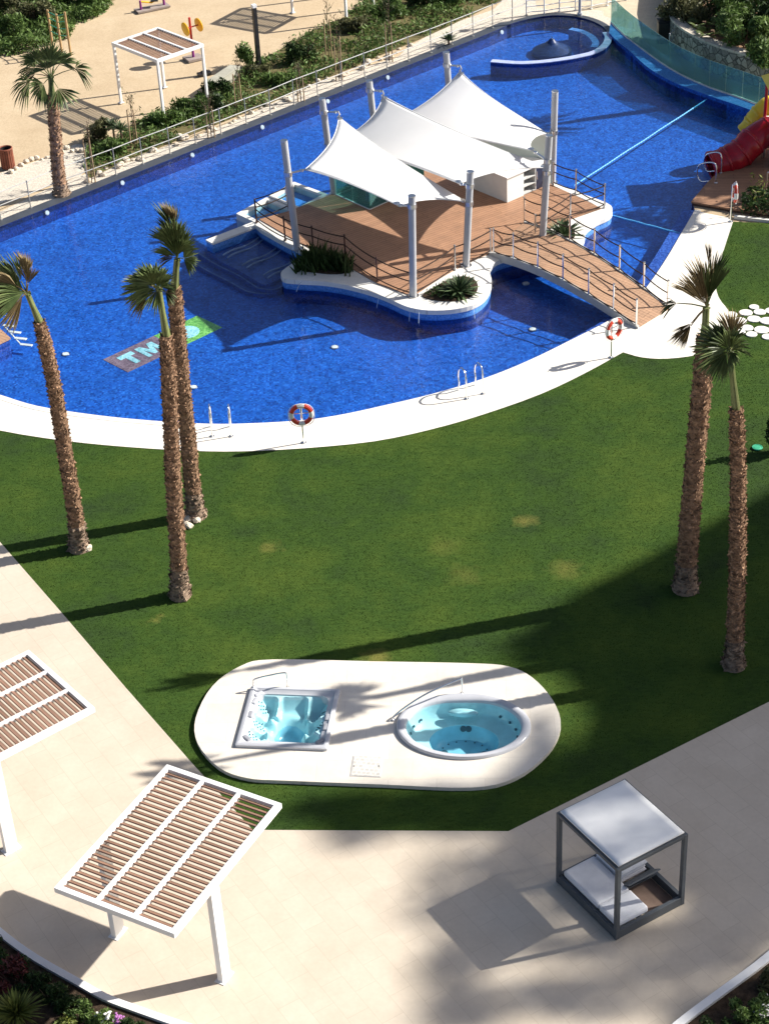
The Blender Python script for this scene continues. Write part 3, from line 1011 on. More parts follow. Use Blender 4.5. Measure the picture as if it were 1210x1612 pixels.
for s_ in (-0.25, 0.25):
    mb.tube([hm + Vector((s_, -0.3, 0)), hm + Vector((s_, -0.3, 0.85)), hm + Vector((s_ + 0.5, 0.3, 0.8)), hm + Vector((s_ + 0.5, 0.3, 0))], 0.03, 8)
mb.build('handrail', WHITE, gx_)
pc = gc + (ga - gc) * 0.18 + (gd - gc) * 0.1
ppl = thing('folded_parasol', 'bright blue folded cloth standing behind the teal glass', 'parasol', tuple(pc))
MB().cyl(pc, pc + Vector((0, 0, 1.0)), 0.02).build('pole', STEEL, ppl)
MB().lathe([(0.05, 0.12), (0.13, 0.2), (0.11, 0.5), (0.06, 0.85), (0.02, 0.98)], tuple(pc), 10, rot=0.3).build('cloth', M('bright_blue_cloth', (0.02, 0.22, 0.62), 0.7), ppl)

# rope railings
def rail_run(name, label, posts, h=0.82, z=DZ, ropes=(1.0, 0.62, 0.12), sag=0.06, mat=None, first=True, rmat=None, pr=0.03):
    pts = [p if isinstance(p, Vector) else G(*p, z) for p in posts]
    t = thing(name, label, 'railing', tuple(pts[0]), 0, None)
    for i, p in enumerate(pts):
        if first or i:
            mb = MB().cyl(p, p + Vector((0, 0, h + 0.05)), pr, pr, 10)
            mb.lathe([(0.034, 0), (0.036, 0.03), (0, 0.05)], tuple(p + Vector((0, 0, h + 0.05))), 10)
            mb.cyl(p, p + Vector((0, 0, 0.02)), 0.06, 0.06, 10)
            mb.build('post', mat or STEEL, t, True)
    for f in ropes:
        mb = MB()
        for a, b in zip(pts, pts[1:]):
            L = (b - a).length
            mb.tube([a.lerp(b, k / 8) + Vector((0, 0, h * f - sag * L * 4 * (k / 8) * (1 - k / 8) * 0.5)) for k in range(9)], 0.021, 6)
        mb.build('rope', rmat or ROPE, t, True)
    return t
BROWNPOST = M('dark_bronze_post', (0.10, 0.055, 0.045), 0.4, 0.4, 0.4)
rail_run('rope_railing', 'brown rope railing on bronze posts along the island edge facing the steps', [(404, 350), (449, 378), (493, 393), (544, 407), (594, 443), (647, 465)], mat=BROWNPOST)
rail_run('rope_railing', 'short rope railing at the island corner beside the square basins', [(404, 347), (453, 328)], first=False)
rail_run('rope_railing', 'rope railing behind the round planter from front mast to the bridge', [(653, 463), (716, 424), (772, 398)])
rail_run('rope_railing', 'rope railing at the right end of the island behind the bar', [(871, 291), (906, 303), (951, 326), (897, 342), (842, 375)])

# footbridge: arched planked deck, side beams, rope rails
A0, A1 = G(772, 397, DZ), G(1006, 515, 0.03)
B0, B1 = G(823, 352, DZ), G(1052, 487, 0.03)
br = thing('footbridge', 'arched wooden footbridge with rope rails from the deck to the island', 'bridge', tuple((A1 + B1) / 2))
def bpt(s, t, dz=0.0):
    p = A0.lerp(A1, s).lerp(B0.lerp(B1, s), t)
    return p + Vector((0, 0, 0.42 * 4 * s * (1 - s) * (0.62 + 0.38 * (1 - s)) * 1.0 + dz))
n = 56
mb = MB()
for k in range(n):
    s0, s1 = k / n + 0.0008, (k + 1) / n - 0.0008
    q = [bpt(s0, 0), bpt(s1, 0), bpt(s1, 1), bpt(s0, 1)]
    mb.add([p + Vector((0, 0, 0.03)) for p in q] + [p - Vector((0, 0, 0.005)) for p in q], [(0, 1, 2, 3), (7, 6, 5, 4), (0, 4, 5, 1), (1, 5, 6, 2), (2, 6, 7, 3), (3, 7, 4, 0)])
mb.build('deck', WOODB, br)
for tt in (-0.035, 1.035):
    mb = MB()
    L = [bpt(k / 24, tt) for k in range(25)]
    sd = (B0 - A0).normalized() * 0.06
    for a, b in zip(L, L[1:]):
        v8 = []
        for p in (a, b):
            v8 += [p - sd + Vector((0, 0, -0.22)), p + sd + Vector((0, 0, -0.22)), p + sd + Vector((0, 0, 0.05)), p - sd + Vector((0, 0, 0.05))]
        mb.add(v8, [(0, 1, 5, 4), (1, 2, 6, 5), (2, 3, 7, 6), (3, 0, 4, 7)])
    mb.add(v8[4:], [(0, 1, 2, 3)])
    mb.build('side_beam', M('grey_concrete', (0.42, 0.41, 0.39), 0.7, var=0.1), br)
for tt, nm in ((-0.035, 0), (1.035, 1)):
    P = [bpt(s, tt, 0.05) for s in ((0.03, 0.17, 0.34, 0.51, 0.68, 0.84, 0.985) if nm == 0 else (0.0, 0.16, 0.33, 0.5, 0.67, 0.83, 0.985))]
    for p in P:
        mb = MB().cyl(p, p + Vector((0, 0, 0.9)), 0.032, 0.032, 10)
        mb.lathe([(0.036, 0), (0.03, 0.03), (0, 0.04)], tuple(p + Vector((0, 0, 0.9))), 10)
        mb.build('rail_post', CHROME, br, True)
    for f in (0.86, 0.45, 0.06):
        mb = MB()
        for a, b in zip(P, P[1:]):
            mb.tube([a.lerp(b, k / 5) + Vector((0, 0, f - 0.05 * 4 * (k / 5) * (1 - k / 5))) for k in range(6)], 0.021, 6)
        mb.build('rail_rope', ROPE, br, True)

# white walls, basins and steps at the left of the island
ww = thing('spill_wall', 'long white low wall running from the island over the underwater steps', 'wall', tuple(G(330, 385)))
wl_ = [G(330, 386, 0.05).xy, G(402, 352, 0.2).xy]
MB().wall(wl_, 0.36, FLOOR, 0.12).build('wall_body', TILE3, ww)
MB().wall(wl_, 0.42, 0.122, 0.19).build('wall_cap', RIMMAT, ww)
BASINW = water_mat('basin_water', (0.62, 0.86, 0.95), 5, 0.25, 0.2, 0.05)
for lb, px in (('square white rimmed basin of shallow water left of the glass enclosure', [(463, 286), (517, 306), (472, 330), (422, 309)]),
               ('lower white rimmed basin nearest the underwater steps', [(420, 310), (470, 331), (452, 338), (404, 351), (372, 336)])):
    P = ccw(g2(px, 0.2))
    c_ = sum(P, Vector((0, 0))) / len(P)
    t = thing('spill_basin', lb, 'basin', (c_.x, c_.y, 0), 0, 'white basins beside the island')
    I = inset(P, 0.28)
    I = [c_ + (p - c_) * 0.8 for p in P]
    MB().ribbon(closed(P), closed(I), 0.2, 0.2).ribbon(closed(P), closed(P), 0.2, FLOOR).ribbon(closed(I), closed(I), 0.2, -0.1).build('rim', RIMMAT, t)
    MB().sheet(I, -0.1).build('basin_floor', TILE3, t)
    MB().sheet(I, 0.1).build('basin_water', BASINW, t)
# shallow ledge with sunk lounging bars, and two curved steps below it
stp = thing('pool_steps', 'broad dark underwater ledge and two curved steps left of the island', 'steps', tuple(G(390, 410, FLOOR)))
NOSE = M('dull_pale_nosing', (0.10, 0.17, 0.36), 0.6, var=0.3, scale=5)
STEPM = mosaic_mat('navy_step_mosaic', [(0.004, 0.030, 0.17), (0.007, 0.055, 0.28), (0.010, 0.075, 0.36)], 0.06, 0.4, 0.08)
inner_l = [(470, 400), (404, 356)]
for k, (ln, z) in enumerate([([(322, 392), (345, 410), (372, 424), (400, 440), (418, 448), (446, 436)], -0.20), ([(311, 400), (340, 418), (373, 434), (396, 449), (408, 455), (436, 456), (460, 441)], -0.34), ([(293, 408), (325, 427), (359, 444), (380, 456), (393, 461), (425, 463), (470, 448)], -0.47)]):
    front = smooth(g2(ln, z), 4)
    P = front + g2([(470, 400), (404, 356)], z)
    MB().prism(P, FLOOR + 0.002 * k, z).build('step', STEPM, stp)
    if k:
        MB().wall(offset(front, 0.05), 0.05, z + 0.003, z + 0.012).build('nosing', NOSE, stp)
BARM = M('dull_white_bar', (0.20, 0.27, 0.42), 0.5, 0.4, var=0.2)
for lb, a, b in (('sunk pair of wavy lounging bars nearest the long white wall', (351, 402), (407, 373)), ('middle pair of wavy lounging bars on the underwater ledge', (381, 418), (437, 388)), ('pair of wavy lounging bars nearest the pointed planter', (414, 434), (466, 405))):
    pa, pb = G(*a, -0.12), G(*b, -0.12)
    t = thing('sunk_lounger', lb, 'pool lounger', tuple(pa), 0, 'lounging bars under the water')
    side = (G(a[0] + 7, a[1] + 4, -0.12) - pa)
    for k in (0, 1):
        MB().tube([pa.lerp(pb, f / 16) + side * k + Vector((0, 0, -0.03 + 0.055 * math.sin(f / 16 * 6.0 + 0.6))) for f in range(17)], 0.032, 7).build('wavy_bar', BARM, t, True)
        MB().cyl(pa.lerp(pb, 0.5) + side * k - Vector((0, 0, 0.1)), pa.lerp(pb, 0.5) + side * k - Vector((0, 0, 0.03)), 0.02).build('foot', BARM, t)
# thin spouts from the island rim
SPOUT = glass_mat('falling_water', (0.9, 0.96, 1.0), 1.33, 0.1, 0.35, (0.75, 0.85, 0.95))
for u, v, lb in ((476, 441, 'thin water spout falling from the pointed planter tip'), (598, 464, 'thin water spout falling from the rim below the rope rail'), (646, 484, 'thin water spout falling from the rim below the front mast'), (660, 487, 'thin water spout falling beside the round planter'), (744, 480, 'thin water spout falling from the rim near the bridge')):
    p = G(u, v + 1, IZ - 0.02)
    sp = thing('water_spout', lb, 'water spout', (p.x, p.y, WL), 0, 'spouts round the island')
    d = (p.xy - ic).normalized()
    pts = [Vector((p.x + d.x * 0.05 * k, p.y + d.y * 0.05 * k, IZ - 0.05 - 0.013 * k * k)) for k in range(6)]
    MB().tube(pts, [0.008, 0.009, 0.010, 0.012, 0.014, 0.016], 6).build('stream', SPOUT, sp, True)
#@@MORE
# ---------------------------------------------------------------- round the pool
# steel handrails in pairs
def handrail(label, base, yaw, group, kind=0):
    p = Vector(base)
    t = thing('pool_handrail', label, 'handrail', tuple(p), yaw, group)
    X = Vector((math.cos(yaw), math.sin(yaw), 0))        # towards the water
    def q(a, z): return p + X * a + Vector((0, 0, z))
    pts = smooth([q(0, 0), q(0, 0.45), q(0.02, 0.78), q(0.14, 0.92), q(0.34, 0.90), q(0.5, 0.74), q(0.55, 0.5), q(0.5, 0.3), q(0.56, 0.1), q(0.6, -0.2), q(0.62, -0.55)], 4)
    MB().tube(pts, 0.024, 8).build('tube', CHROME, t, True)
    for z in (0.0,):
        MB().cyl(q(0, 0.0), q(0, 0.02), 0.07, 0.07, 12).build('base_flange', STEEL, t)
    return t
def yaw_px(a, b, z=0.0):
    d = G(*b, z) - G(*a, z)
    return math.atan2(d.y, d.x)
yA = math.atan2(1, 0.0)
LP = 'chrome handrails at the pool steps'
handrail('left chrome handrail of the pair beside the twin palm trunks', G(334, 687, 0.014), R_(92), LP)
handrail('right chrome handrail of the pair beside the twin palm trunks', G(364, 687, 0.014), R_(92), LP)
handrail('left chrome handrail of the pair between the two life rings', G(734, 628, 0.014), R_(112), LP)
handrail('right chrome handrail of the pair between the two life rings', G(760, 620, 0.014), R_(112), LP)
# life rings and their stands
RED, RINGW = M('orange_red_plastic', (0.62, 0.055, 0.025), 0.4, 0.4), M('ring_white', (0.78, 0.77, 0.74), 0.45, 0.4, var=0.05)
def ring_stand(base, face, lb_post, lb_ring, h=1.25):
    p = Vector(base)
    t = thing('ring_stand', lb_post, 'post', tuple(p), face, 'posts of the life rings')
    MB().cyl(p, p + Vector((0, 0, h)), 0.028, 0.028, 10).build('post', CHROME, t, True)
    MB().cyl(p, p + Vector((0, 0, 0.02)), 0.08, 0.08, 12).build('base_flange', STEEL, t)
    F = Vector((math.cos(face), math.sin(face), 0))
    S = Vector((-F.y, F.x, 0))
    top = p + Vector((0, 0, h - 0.28))
    MB().tube([top + S * -0.22 + F * 0.05, top + S * 0.22 + F * 0.05], 0.014, 6).tube([top, top + F * 0.06], 0.018, 6).build('hanger', CHROME, t)
    r = thing('life_ring', lb_ring, 'life ring', tuple(top + Vector((0, 0, 0.0))), face, 'life rings round the pool')
    c = top + F * 0.10 - Vector((0, 0, 0.02))
    R, rr = 0.29, 0.068
    for k in range(4):
        a = k * math.pi / 2
        MB().torus(c, F, R, rr, 12, 10, a + 0.32, a + math.pi / 2 - 0.32 + 0.0).build('red_section', RED, r, True)
        MB().torus(c, F, R, rr * 1.04, 6, 10, a - 0.325, a + 0.325).build('white_band', RINGW, r, True)
    u = F.cross(Vector((0, 0, 1))).normalized(); v = F.cross(u)
    MB().tube([c + F * 0.03 + (u * math.cos(a) + v * math.sin(a)) * (R + rr + 0.012 + 0.03 * abs(math.sin(2 * a))) for a in [k * math.pi / 16 for k in range(33)]], 0.01, 5).build('grab_line', RINGW, r)
ring_stand(G(478, 697, 0.014), R_(-88), 'slim steel post of the life ring at the near pool edge', 'red and white life ring facing the lawn at the near pool edge', 1.32)
ring_stand(G(961, 563, 0.014), R_(-52), 'slim steel post of the life ring by the bridge foot', 'red and white life ring on the post by the bridge foot', 1.34)
ring_stand(G(1149, 349, 0.014), R_(-4), 'slim steel post of the life ring by the slide decking', 'red and white life ring seen edge-on by the slide decking', 1.40)

# slide decking on the right, slide and tower
sd = thing('slide_deck', 'brown planked deck in front of the red slide', 'deck', tuple(G(1150, 290)))
dkp = g2([(1087, 319), (1112, 289), (1140, 262), (1172, 234), (1205, 207), (1290, 200), (1330, 330), (1230, 340), (1156, 331)], 0.08)
MB().prism(dkp, 0.06, 0.12).build('boards', WOODR, sd)
MB().prism(inset(ccw(dkp), 0.04), -0.6, 0.058).build('plinth', M('dark_plinth', (0.10, 0.06, 0.045), 0.7), sd)
def low_rail(lb, pa, pb):
    a, b = G(*pa, 0.12), G(*pb, 0.12)
    t = thing('pool_handrail', lb, 'handrail', tuple(a), 0, 'looped handrails on the slide deck')
    d = (b - a)
    pts = smooth([a, a + Vector((0, 0, 0.5)), a + d * 0.12 + Vector((0, 0, 0.74)), a + d * 0.5 + Vector((0, 0, 0.72)), a + d * 0.92 + Vector((0, 0, 0.55)), b + Vector((0, 0, 0.2)), a + d * 0.8 - Vector((0, 0, 0.05)), a + d * 0.35 + Vector((0, 0, 0.02))], 5)
    MB().tube(pts, 0.028, 8).build('tube', CHROME, t, True)
    MB().cyl(a, a + Vector((0, 0, 0.02)), 0.07, 0.07, 12).build('base_flange', STEEL, t)
low_rail('front looped chrome handrail on the slide deck edge', (1126, 288), (1096, 282))
low_rail('rear looped chrome handrail beside the slide mouth', (1134, 272), (1107, 266))
SRED, SYEL = M('glossy_red_plastic', (0.36, 0.006, 0.016), 0.25, 0.5, var=0.1), M('glossy_yellow_plastic', (0.75, 0.55, 0.02), 0.3, 0.5, var=0.1)
def slide(name, label, path, rad, mat, open_=(0.12, 1.1)):
    P = smooth(path, 6)
    t = thing(name, label, 'slide', tuple(P[0]))
    n, m = len(P), 20
    vs, fs = [], []
    for i, p in enumerate(P):
        tg = (P[min(i + 1, n - 1)] - P[max(0, i - 1)]).normalized()
        sdv = tg.cross(Vector((0, 0, 1))).normalized()
        u = sdv.cross(tg)
        bul = 1 + (0.06 if i % 8 in (0, 1) else 0)
        for k in range(m):
            a = 2 * math.pi * k / m
            vs.append(p + (sdv * math.cos(a) + u * math.sin(a)) * rad * bul)
    for i in range(n - 1):
        for k in range(m):
            k2 = (k + 1) % m
            fs.append((i * m + k, i * m + k2, (i + 1) * m + k2, (i + 1) * m + k))
    o = MB().add(vs, fs).build('tube', mat, t, True)
    md = o.modifiers.new('wall', 'SOLIDIFY'); md.thickness = 0.04
    for i in range(0, n, 6):
        tg = (P[min(i + 1, n - 1)] - P[max(0, i - 1)]).normalized()
        MB().torus(P[i], tg, rad * 1.04, 0.065, 24, 8).build('joint_ring', mat, t, True)
    return t, P
YS = G(1122, 266).y
rs, rp = slide('water_slide', 'red covered tube slide curving down into the pool', [RP(1119, 262, YS - 0.1), RP(1142, 254, YS), RP(1166, 240, YS + 0.15), RP(1184, 222, YS + 0.3), RP(1204, 209, YS + 0.5), RP(1232, 206, YS + 0.7), RP(1258, 204, YS + 0.9)], 0.50, SRED)
for q in (rp[14], rp[24]):
    MB().cyl((q.x, q.y, 0.0), (q.x, q.y, q.z - 0.4), 0.05).build('support_leg', STEEL, rs)
slide('water_slide', 'yellow slide chute rising behind the red tube slide', [RP(1176, 208, YS + 1.8), RP(1186, 194, YS + 1.8), RP(1196, 180, YS + 1.8), RP(1212, 168, YS + 1.8), RP(1240, 164, YS + 1.8)], 0.36, SYEL)
tb = G(1212, 262, 0.12)
tw = thing('slide_tower', 'red and white play tower at the frame edge behind the slide deck', 'play tower', tuple(tb))
for dx in (0, 1.5):
    for dy in (0, 1.5):
        MB().cyl(tb + Vector((dx, dy, 0)), tb + Vector((dx, dy, 2.9)), 0.06, 0.06, 12).build('corner_post', SRED, tw, True)
MB().box(tb + Vector((0.75, 0.75, 1.3)), (1.6, 1.6, 0.08)).build('platform', LIGHTPLASTIC, tw, bevel=0.01)
MB().tube([tb + Vector((0.0, 0, 2.3)), tb + Vector((1.5, 0, 2.3))], 0.04, 8).build('top_rail', SRED, tw)
mb = MB()
for k in range(9):
    mb.cyl(tb + Vector((0.15 + k * 0.15, 0, 1.34)), tb + Vector((0.15 + k * 0.15, 0, 2.27)), 0.014, 0.014, 6)
mb.tube([tb + Vector((0.06, 0, 1.5)), tb + Vector((1.44, 0, 1.5))], 0.014, 6)
mb.build('guard_bars', WHITE, tw)
MB().add([tb + Vector(p) for p in ((-0.2, -0.2, 2.85), (1.7, -0.2, 2.85), (1.7, 1.7, 2.85), (-0.2, 1.7, 2.85), (0.75, 0.75, 3.5))], [(0, 1, 4), (1, 2, 4), (2, 3, 4), (3, 0, 4), (3, 2, 1, 0)]).build('roof', SYEL, tw)
MB().lathe([(0.3, 0), (0.42, 0.25), (0.42, 0.8), (0.3, 1.1)], tuple(tb + Vector((0.4, 0.3, 0.1))), 20).build('splash_drum', LIGHTPLASTIC, tw, True)
gr = thing('guard_rail', 'grey steel guard rail on the slide deck at the frame edge', 'railing', tuple(G(1205, 300, 0.12)))
a, b = G(1205, 300, 0.12), G(1250, 296, 0.12)
for f in (0, 0.5, 1):
    MB().cyl(a.lerp(b, f), a.lerp(b, f) + Vector((0, 0, 0.7)), 0.025).build('post', STEEL, gr)
MB().tube([a + Vector((0, 0, 0.7)), b + Vector((0, 0, 0.7))], 0.03, 8).build('top_rail', STEEL, gr)

# white kerb and dark clipped hedge on the right
kb = thing('lawn_kerb', 'thin white kerb between the dark hedge and the right lawn', 'kerb', tuple(G(1180, 346)))
MB().wall([G(1155, 343).xy, G(1215, 350).xy, G(1300, 360).xy], 0.12, -0.02, 0.09).build('kerb_stone', RIMMAT, kb)

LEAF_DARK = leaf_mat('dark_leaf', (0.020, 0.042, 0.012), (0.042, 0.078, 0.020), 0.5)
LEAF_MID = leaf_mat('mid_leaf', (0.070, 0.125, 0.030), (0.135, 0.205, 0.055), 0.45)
LEAF_OLIVE = leaf_mat('olive_leaf', (0.075, 0.08, 0.032), (0.13, 0.13, 0.06), 0.45)
LEAF_DRY = leaf_mat('dry_leaf', (0.16, 0.10, 0.05), (0.26, 0.18, 0.09), 0.4)
LEAF_YEL = leaf_mat('yellow_green_leaf', (0.10, 0.13, 0.025), (0.20, 0.22, 0.05), 0.4)
BARK = M('brown_bark', (0.12, 0.08, 0.055), 0.95, 0.1, var=0.4, scale=8, bmp=0.5, bscale=25)
TWIG = M('pale_stake_wood', (0.35, 0.25, 0.15), 0.9, 0.1, var=0.3, scale=5)
def blob_points(n, c, rx, ry, rz, clumps=9, flat=True):
    cs = []
    for _ in range(clumps):
        while True:
            p = Vector((rnd.uniform(-1, 1), rnd.uniform(-1, 1), rnd.uniform(-1, 1) if not flat else rnd.uniform(-0.2, 1)))
            if p.length < 0.85: break
        cs.append((p, rnd.uniform(0.28, 0.5)))
    out = []
    while len(out) < n:
        p, r = rnd.choice(cs)
        d = Vector((rnd.gauss(0, 1), rnd.gauss(0, 1), rnd.gauss(0, 1))).normalized() * r * (rnd.random() ** 0.45)
        q = p + d
        if flat and q.z < -0.25: q.z = rnd.uniform(-0.25, 0.1)
        out.append(Vector((c[0] + q.x * rx, c[1] + q.y * ry, c[2] + q.z * rz)))
    return out
def shrub(name, label, cat, c, rx, ry, rz, n, leaf, mat, group=None, stems=6):
    t = thing(name, label, cat, (c[0], c[1], c[2]), 0, group)
    cc = (c[0], c[1], c[2] + rz * 0.28)
    MB().leaves(blob_points(n, cc, rx, ry, rz), leaf).build('foliage', mat, t)
    mb = MB()
    for k in range(stems):
        a = rnd.uniform(0, 6.28)
        mb.tube([(c[0] + 0.1 * rx * math.cos(a), c[1] + 0.1 * ry * math.sin(a), c[2] - 0.05), (c[0] + 0.55 * rx * math.cos(a), c[1] + 0.55 * ry * math.sin(a), c[2] + rz * 0.75)], [0.02, 0.007], 5)
    mb.build('stems', BARK, t)
    return t
hg = thing('hedge', 'dark low hedge with yellow-green shoots between slide deck and right lawn', 'hedge', tuple(G(1190, 338)))
hp = g2([(1166, 322), (1180, 312), (1300, 318), (1300, 352), (1220, 344), (1166, 340)])
hx, hy = scatter(hp, 2500)
hz_ = nrs.uniform(0.0, 0.55, len(hx))
MB().leaves([(x, y, z) for x, y, z in zip(hx, hy, hz_)], 0.07).build('foliage', LEAF_DARK, hg)
mb = MB()
for k in range(16):
    i = rnd.randrange(len(hx))
    for q in range(14):
        mb.leaves([(hx[i] + rnd.gauss(0, 0.07), hy[i] + rnd.gauss(0, 0.07), 0.35 + q * 0.05)], 0.05)
mb.build('shoots', LEAF_YEL, hg)

# stepping stones across the right lawn
STONE = M('white_round_slab', (0.74, 0.72, 0.67), 0.8, 0.2, var=0.1, scale=5)
ss_px = [(1150, 496, .30), (1173, 493, .33), (1195, 492, .30), (1214, 490, .33), (1163, 506, .36), (1186, 503, .33), (1207, 506, .37), (1175, 517, .30), (1198, 520, .36), (1219, 518, .31), (1163, 524, .30), (1182, 527, .27), (1208, 531, .30), (1186, 492 - 8, .24), (1230, 502, .34), (1236, 489, .3), (1240, 515, .35), (1155, 514, .22)]
for k, (u, v, r) in enumerate(ss_px):
    r *= 0.66
    p = G(u, v)
    s_ = thing('stepping_stone', 'round white stepping slab in the grass at the right, one of a loose cluster', 'stepping stone', (p.x, p.y, 0), rnd.uniform(0, 6), 'round white stepping slabs')
    o = MB().lathe([(r * 0.98, -0.02), (r, 0.025), (r * 0.97, 0.035), (0, 0.037)], (p.x, p.y, 0), 28, 1.0, rnd.uniform(0.92, 1.0)).build('slab', STONE, s_)
sv = thing('valve_cover', 'small round green irrigation cover in the right lawn', 'cover', tuple(G(1191, 706)))
p = G(1191, 706)
MB().lathe([(0.12, 0), (0.12, 0.045), (0.10, 0.055), (0, 0.058)], (p.x, p.y, 0), 20).build('lid', M('green_plastic', (0.05, 0.35, 0.20), 0.4), sv)
MB().torus((p.x, p.y, 0.04), (0, 0, 1), 0.135, 0.018, 20, 6).build('ring', M('green_plastic', (0.05, 0.35, 0.20), 0.4), sv)
cpx = G(1214, 712)
shrub('cypress', 'dark narrow conifer cut by the right frame edge on the lawn', 'conifer', (cpx.x + 0.12, cpx.y, 0), 0.28, 0.28, 1.2, 900, 0.05, LEAF_DARK)

# wooden platform and white underwater ladder at the left frame edge
wp = thing('entry_platform', 'small wooden platform over the water at the left frame edge', 'platform', tuple(G(0, 530, 0.1)))
MB().prism(g2([(-60, 512), (0, 517), (17, 532), (-10, 545), (-70, 560)], 0.1), 0.05, 0.11).build('boards', WOODB, wp)
MB().prism(inset(ccw(g2([(-60, 512), (0, 517), (17, 532), (-10, 545), (-70, 560)], 0.1)), 0.05), FLOOR, 0.048).build('plinth', TILE2, wp)
ld = thing('water_ladder', 'white ladder steps in the water beside the small left platform', 'ladder', tuple(G(30, 545, WL)))
for k in range(4):
    a = G(6 + 9 * k, 512 + 10 * k, -0.1 - 0.08 * k); b = G(24 + 9 * k, 522 + 10 * k - 8, -0.1 - 0.08 * k)
    MB().beam(a, b, 0.12, 0.03).build('rung', RIMMAT, ld)
    if k < 3:
        MB().beam(a, G(6 + 9 * (k + 1), 512 + 10 * (k + 1), -0.1 - 0.08 * (k + 1)), 0.04, 0.04).build('side_bar', RIMMAT, ld)
hr = thing('pool_handrail', 'pair of steel rails leaning over the left wooden platform', 'handrail', tuple(G(4, 520, 0.1)))
for du in (0, 12):
    MB().tube([G(-16 + du, 522, 0.1), G(-16 + du, 522, 0.1) + Vector((0, 0, 0.85)), G(12 + du, 512, 0.0) + Vector((0, 0, 0.2))], 0.022, 8).build('tube', CHROME, hr, True)

# ---------------------------------------------------------------- palms
TRUNKM = M('shaggy_palm_fibre', (0.25, 0.155, 0.098), 0.95, 0.1, var=0.35, scale=7, bmp=0.8, bscale=22, island=0.55)
TRUNKLOW = M('grey_palm_bark', (0.20, 0.145, 0.105), 0.95, 0.1, var=0.35, scale=6, bmp=0.8, bscale=18, island=0.5)
STALKM = M('green_palm_stalk', (0.16, 0.185, 0.07), 0.5, 0.3, var=0.25, scale=4, island=0.3)
FROND = leaf_mat('palm_frond', (0.065, 0.098, 0.034), (0.18, 0.225, 0.085), 0.5, 0.42, 0.2)
FRONDDRY = leaf_mat('dry_palm_frond', (0.20, 0.15, 0.075), (0.36, 0.28, 0.15), 0.4, 0.6, 0.2)
def fan(mb, hub, d, side, r, span, droop, nseg=21, w=1.15, wind=0.0):
    d = d.normalized(); side = (side - d * side.dot(d)).normalized()
    nr = d.cross(side)
    for k in range(nseg):
        a = (k / (nseg - 1) - 0.5) * span + rnd.uniform(-0.03, 0.03)
        e = d * math.cos(a) + side * math.sin(a)
        rr = r * (0.82 + 0.18 * math.cos(a)) * rnd.uniform(0.85, 1.08)
        wv = d * (-math.sin(a)) + side * math.cos(a)
        half = 0.55 * span / nseg * r * 0.62 * w
        dr = droop * rnd.uniform(0.6, 1.4)
        def pt(f, off, fold=0.0):
            return hub + e * (rr * f) + wv * off + nr * fold + Vector((-wind * f * f * rr, 0, -dr * f * f * rr))
        o = len(mb.v)
        tw = rnd.uniform(-0.3, 0.3) * half
        mb.v += [tuple(q) for q in (pt(0.03, 0), pt(0.6, -half, 0.03), pt(0.6, half, 0.03), pt(0.6, 0, -0.02), pt(0.85, -half * 0.55, 0.01 + tw), pt(0.85, half * 0.55, 0.01 - tw), pt(1.05, 0, tw))]
        mb.f += [(o, o + 1, o + 3), (o, o + 3, o + 2), (o + 1, o + 4, o + 6, o + 3), (o + 3, o + 6, o + 5, o + 2)]
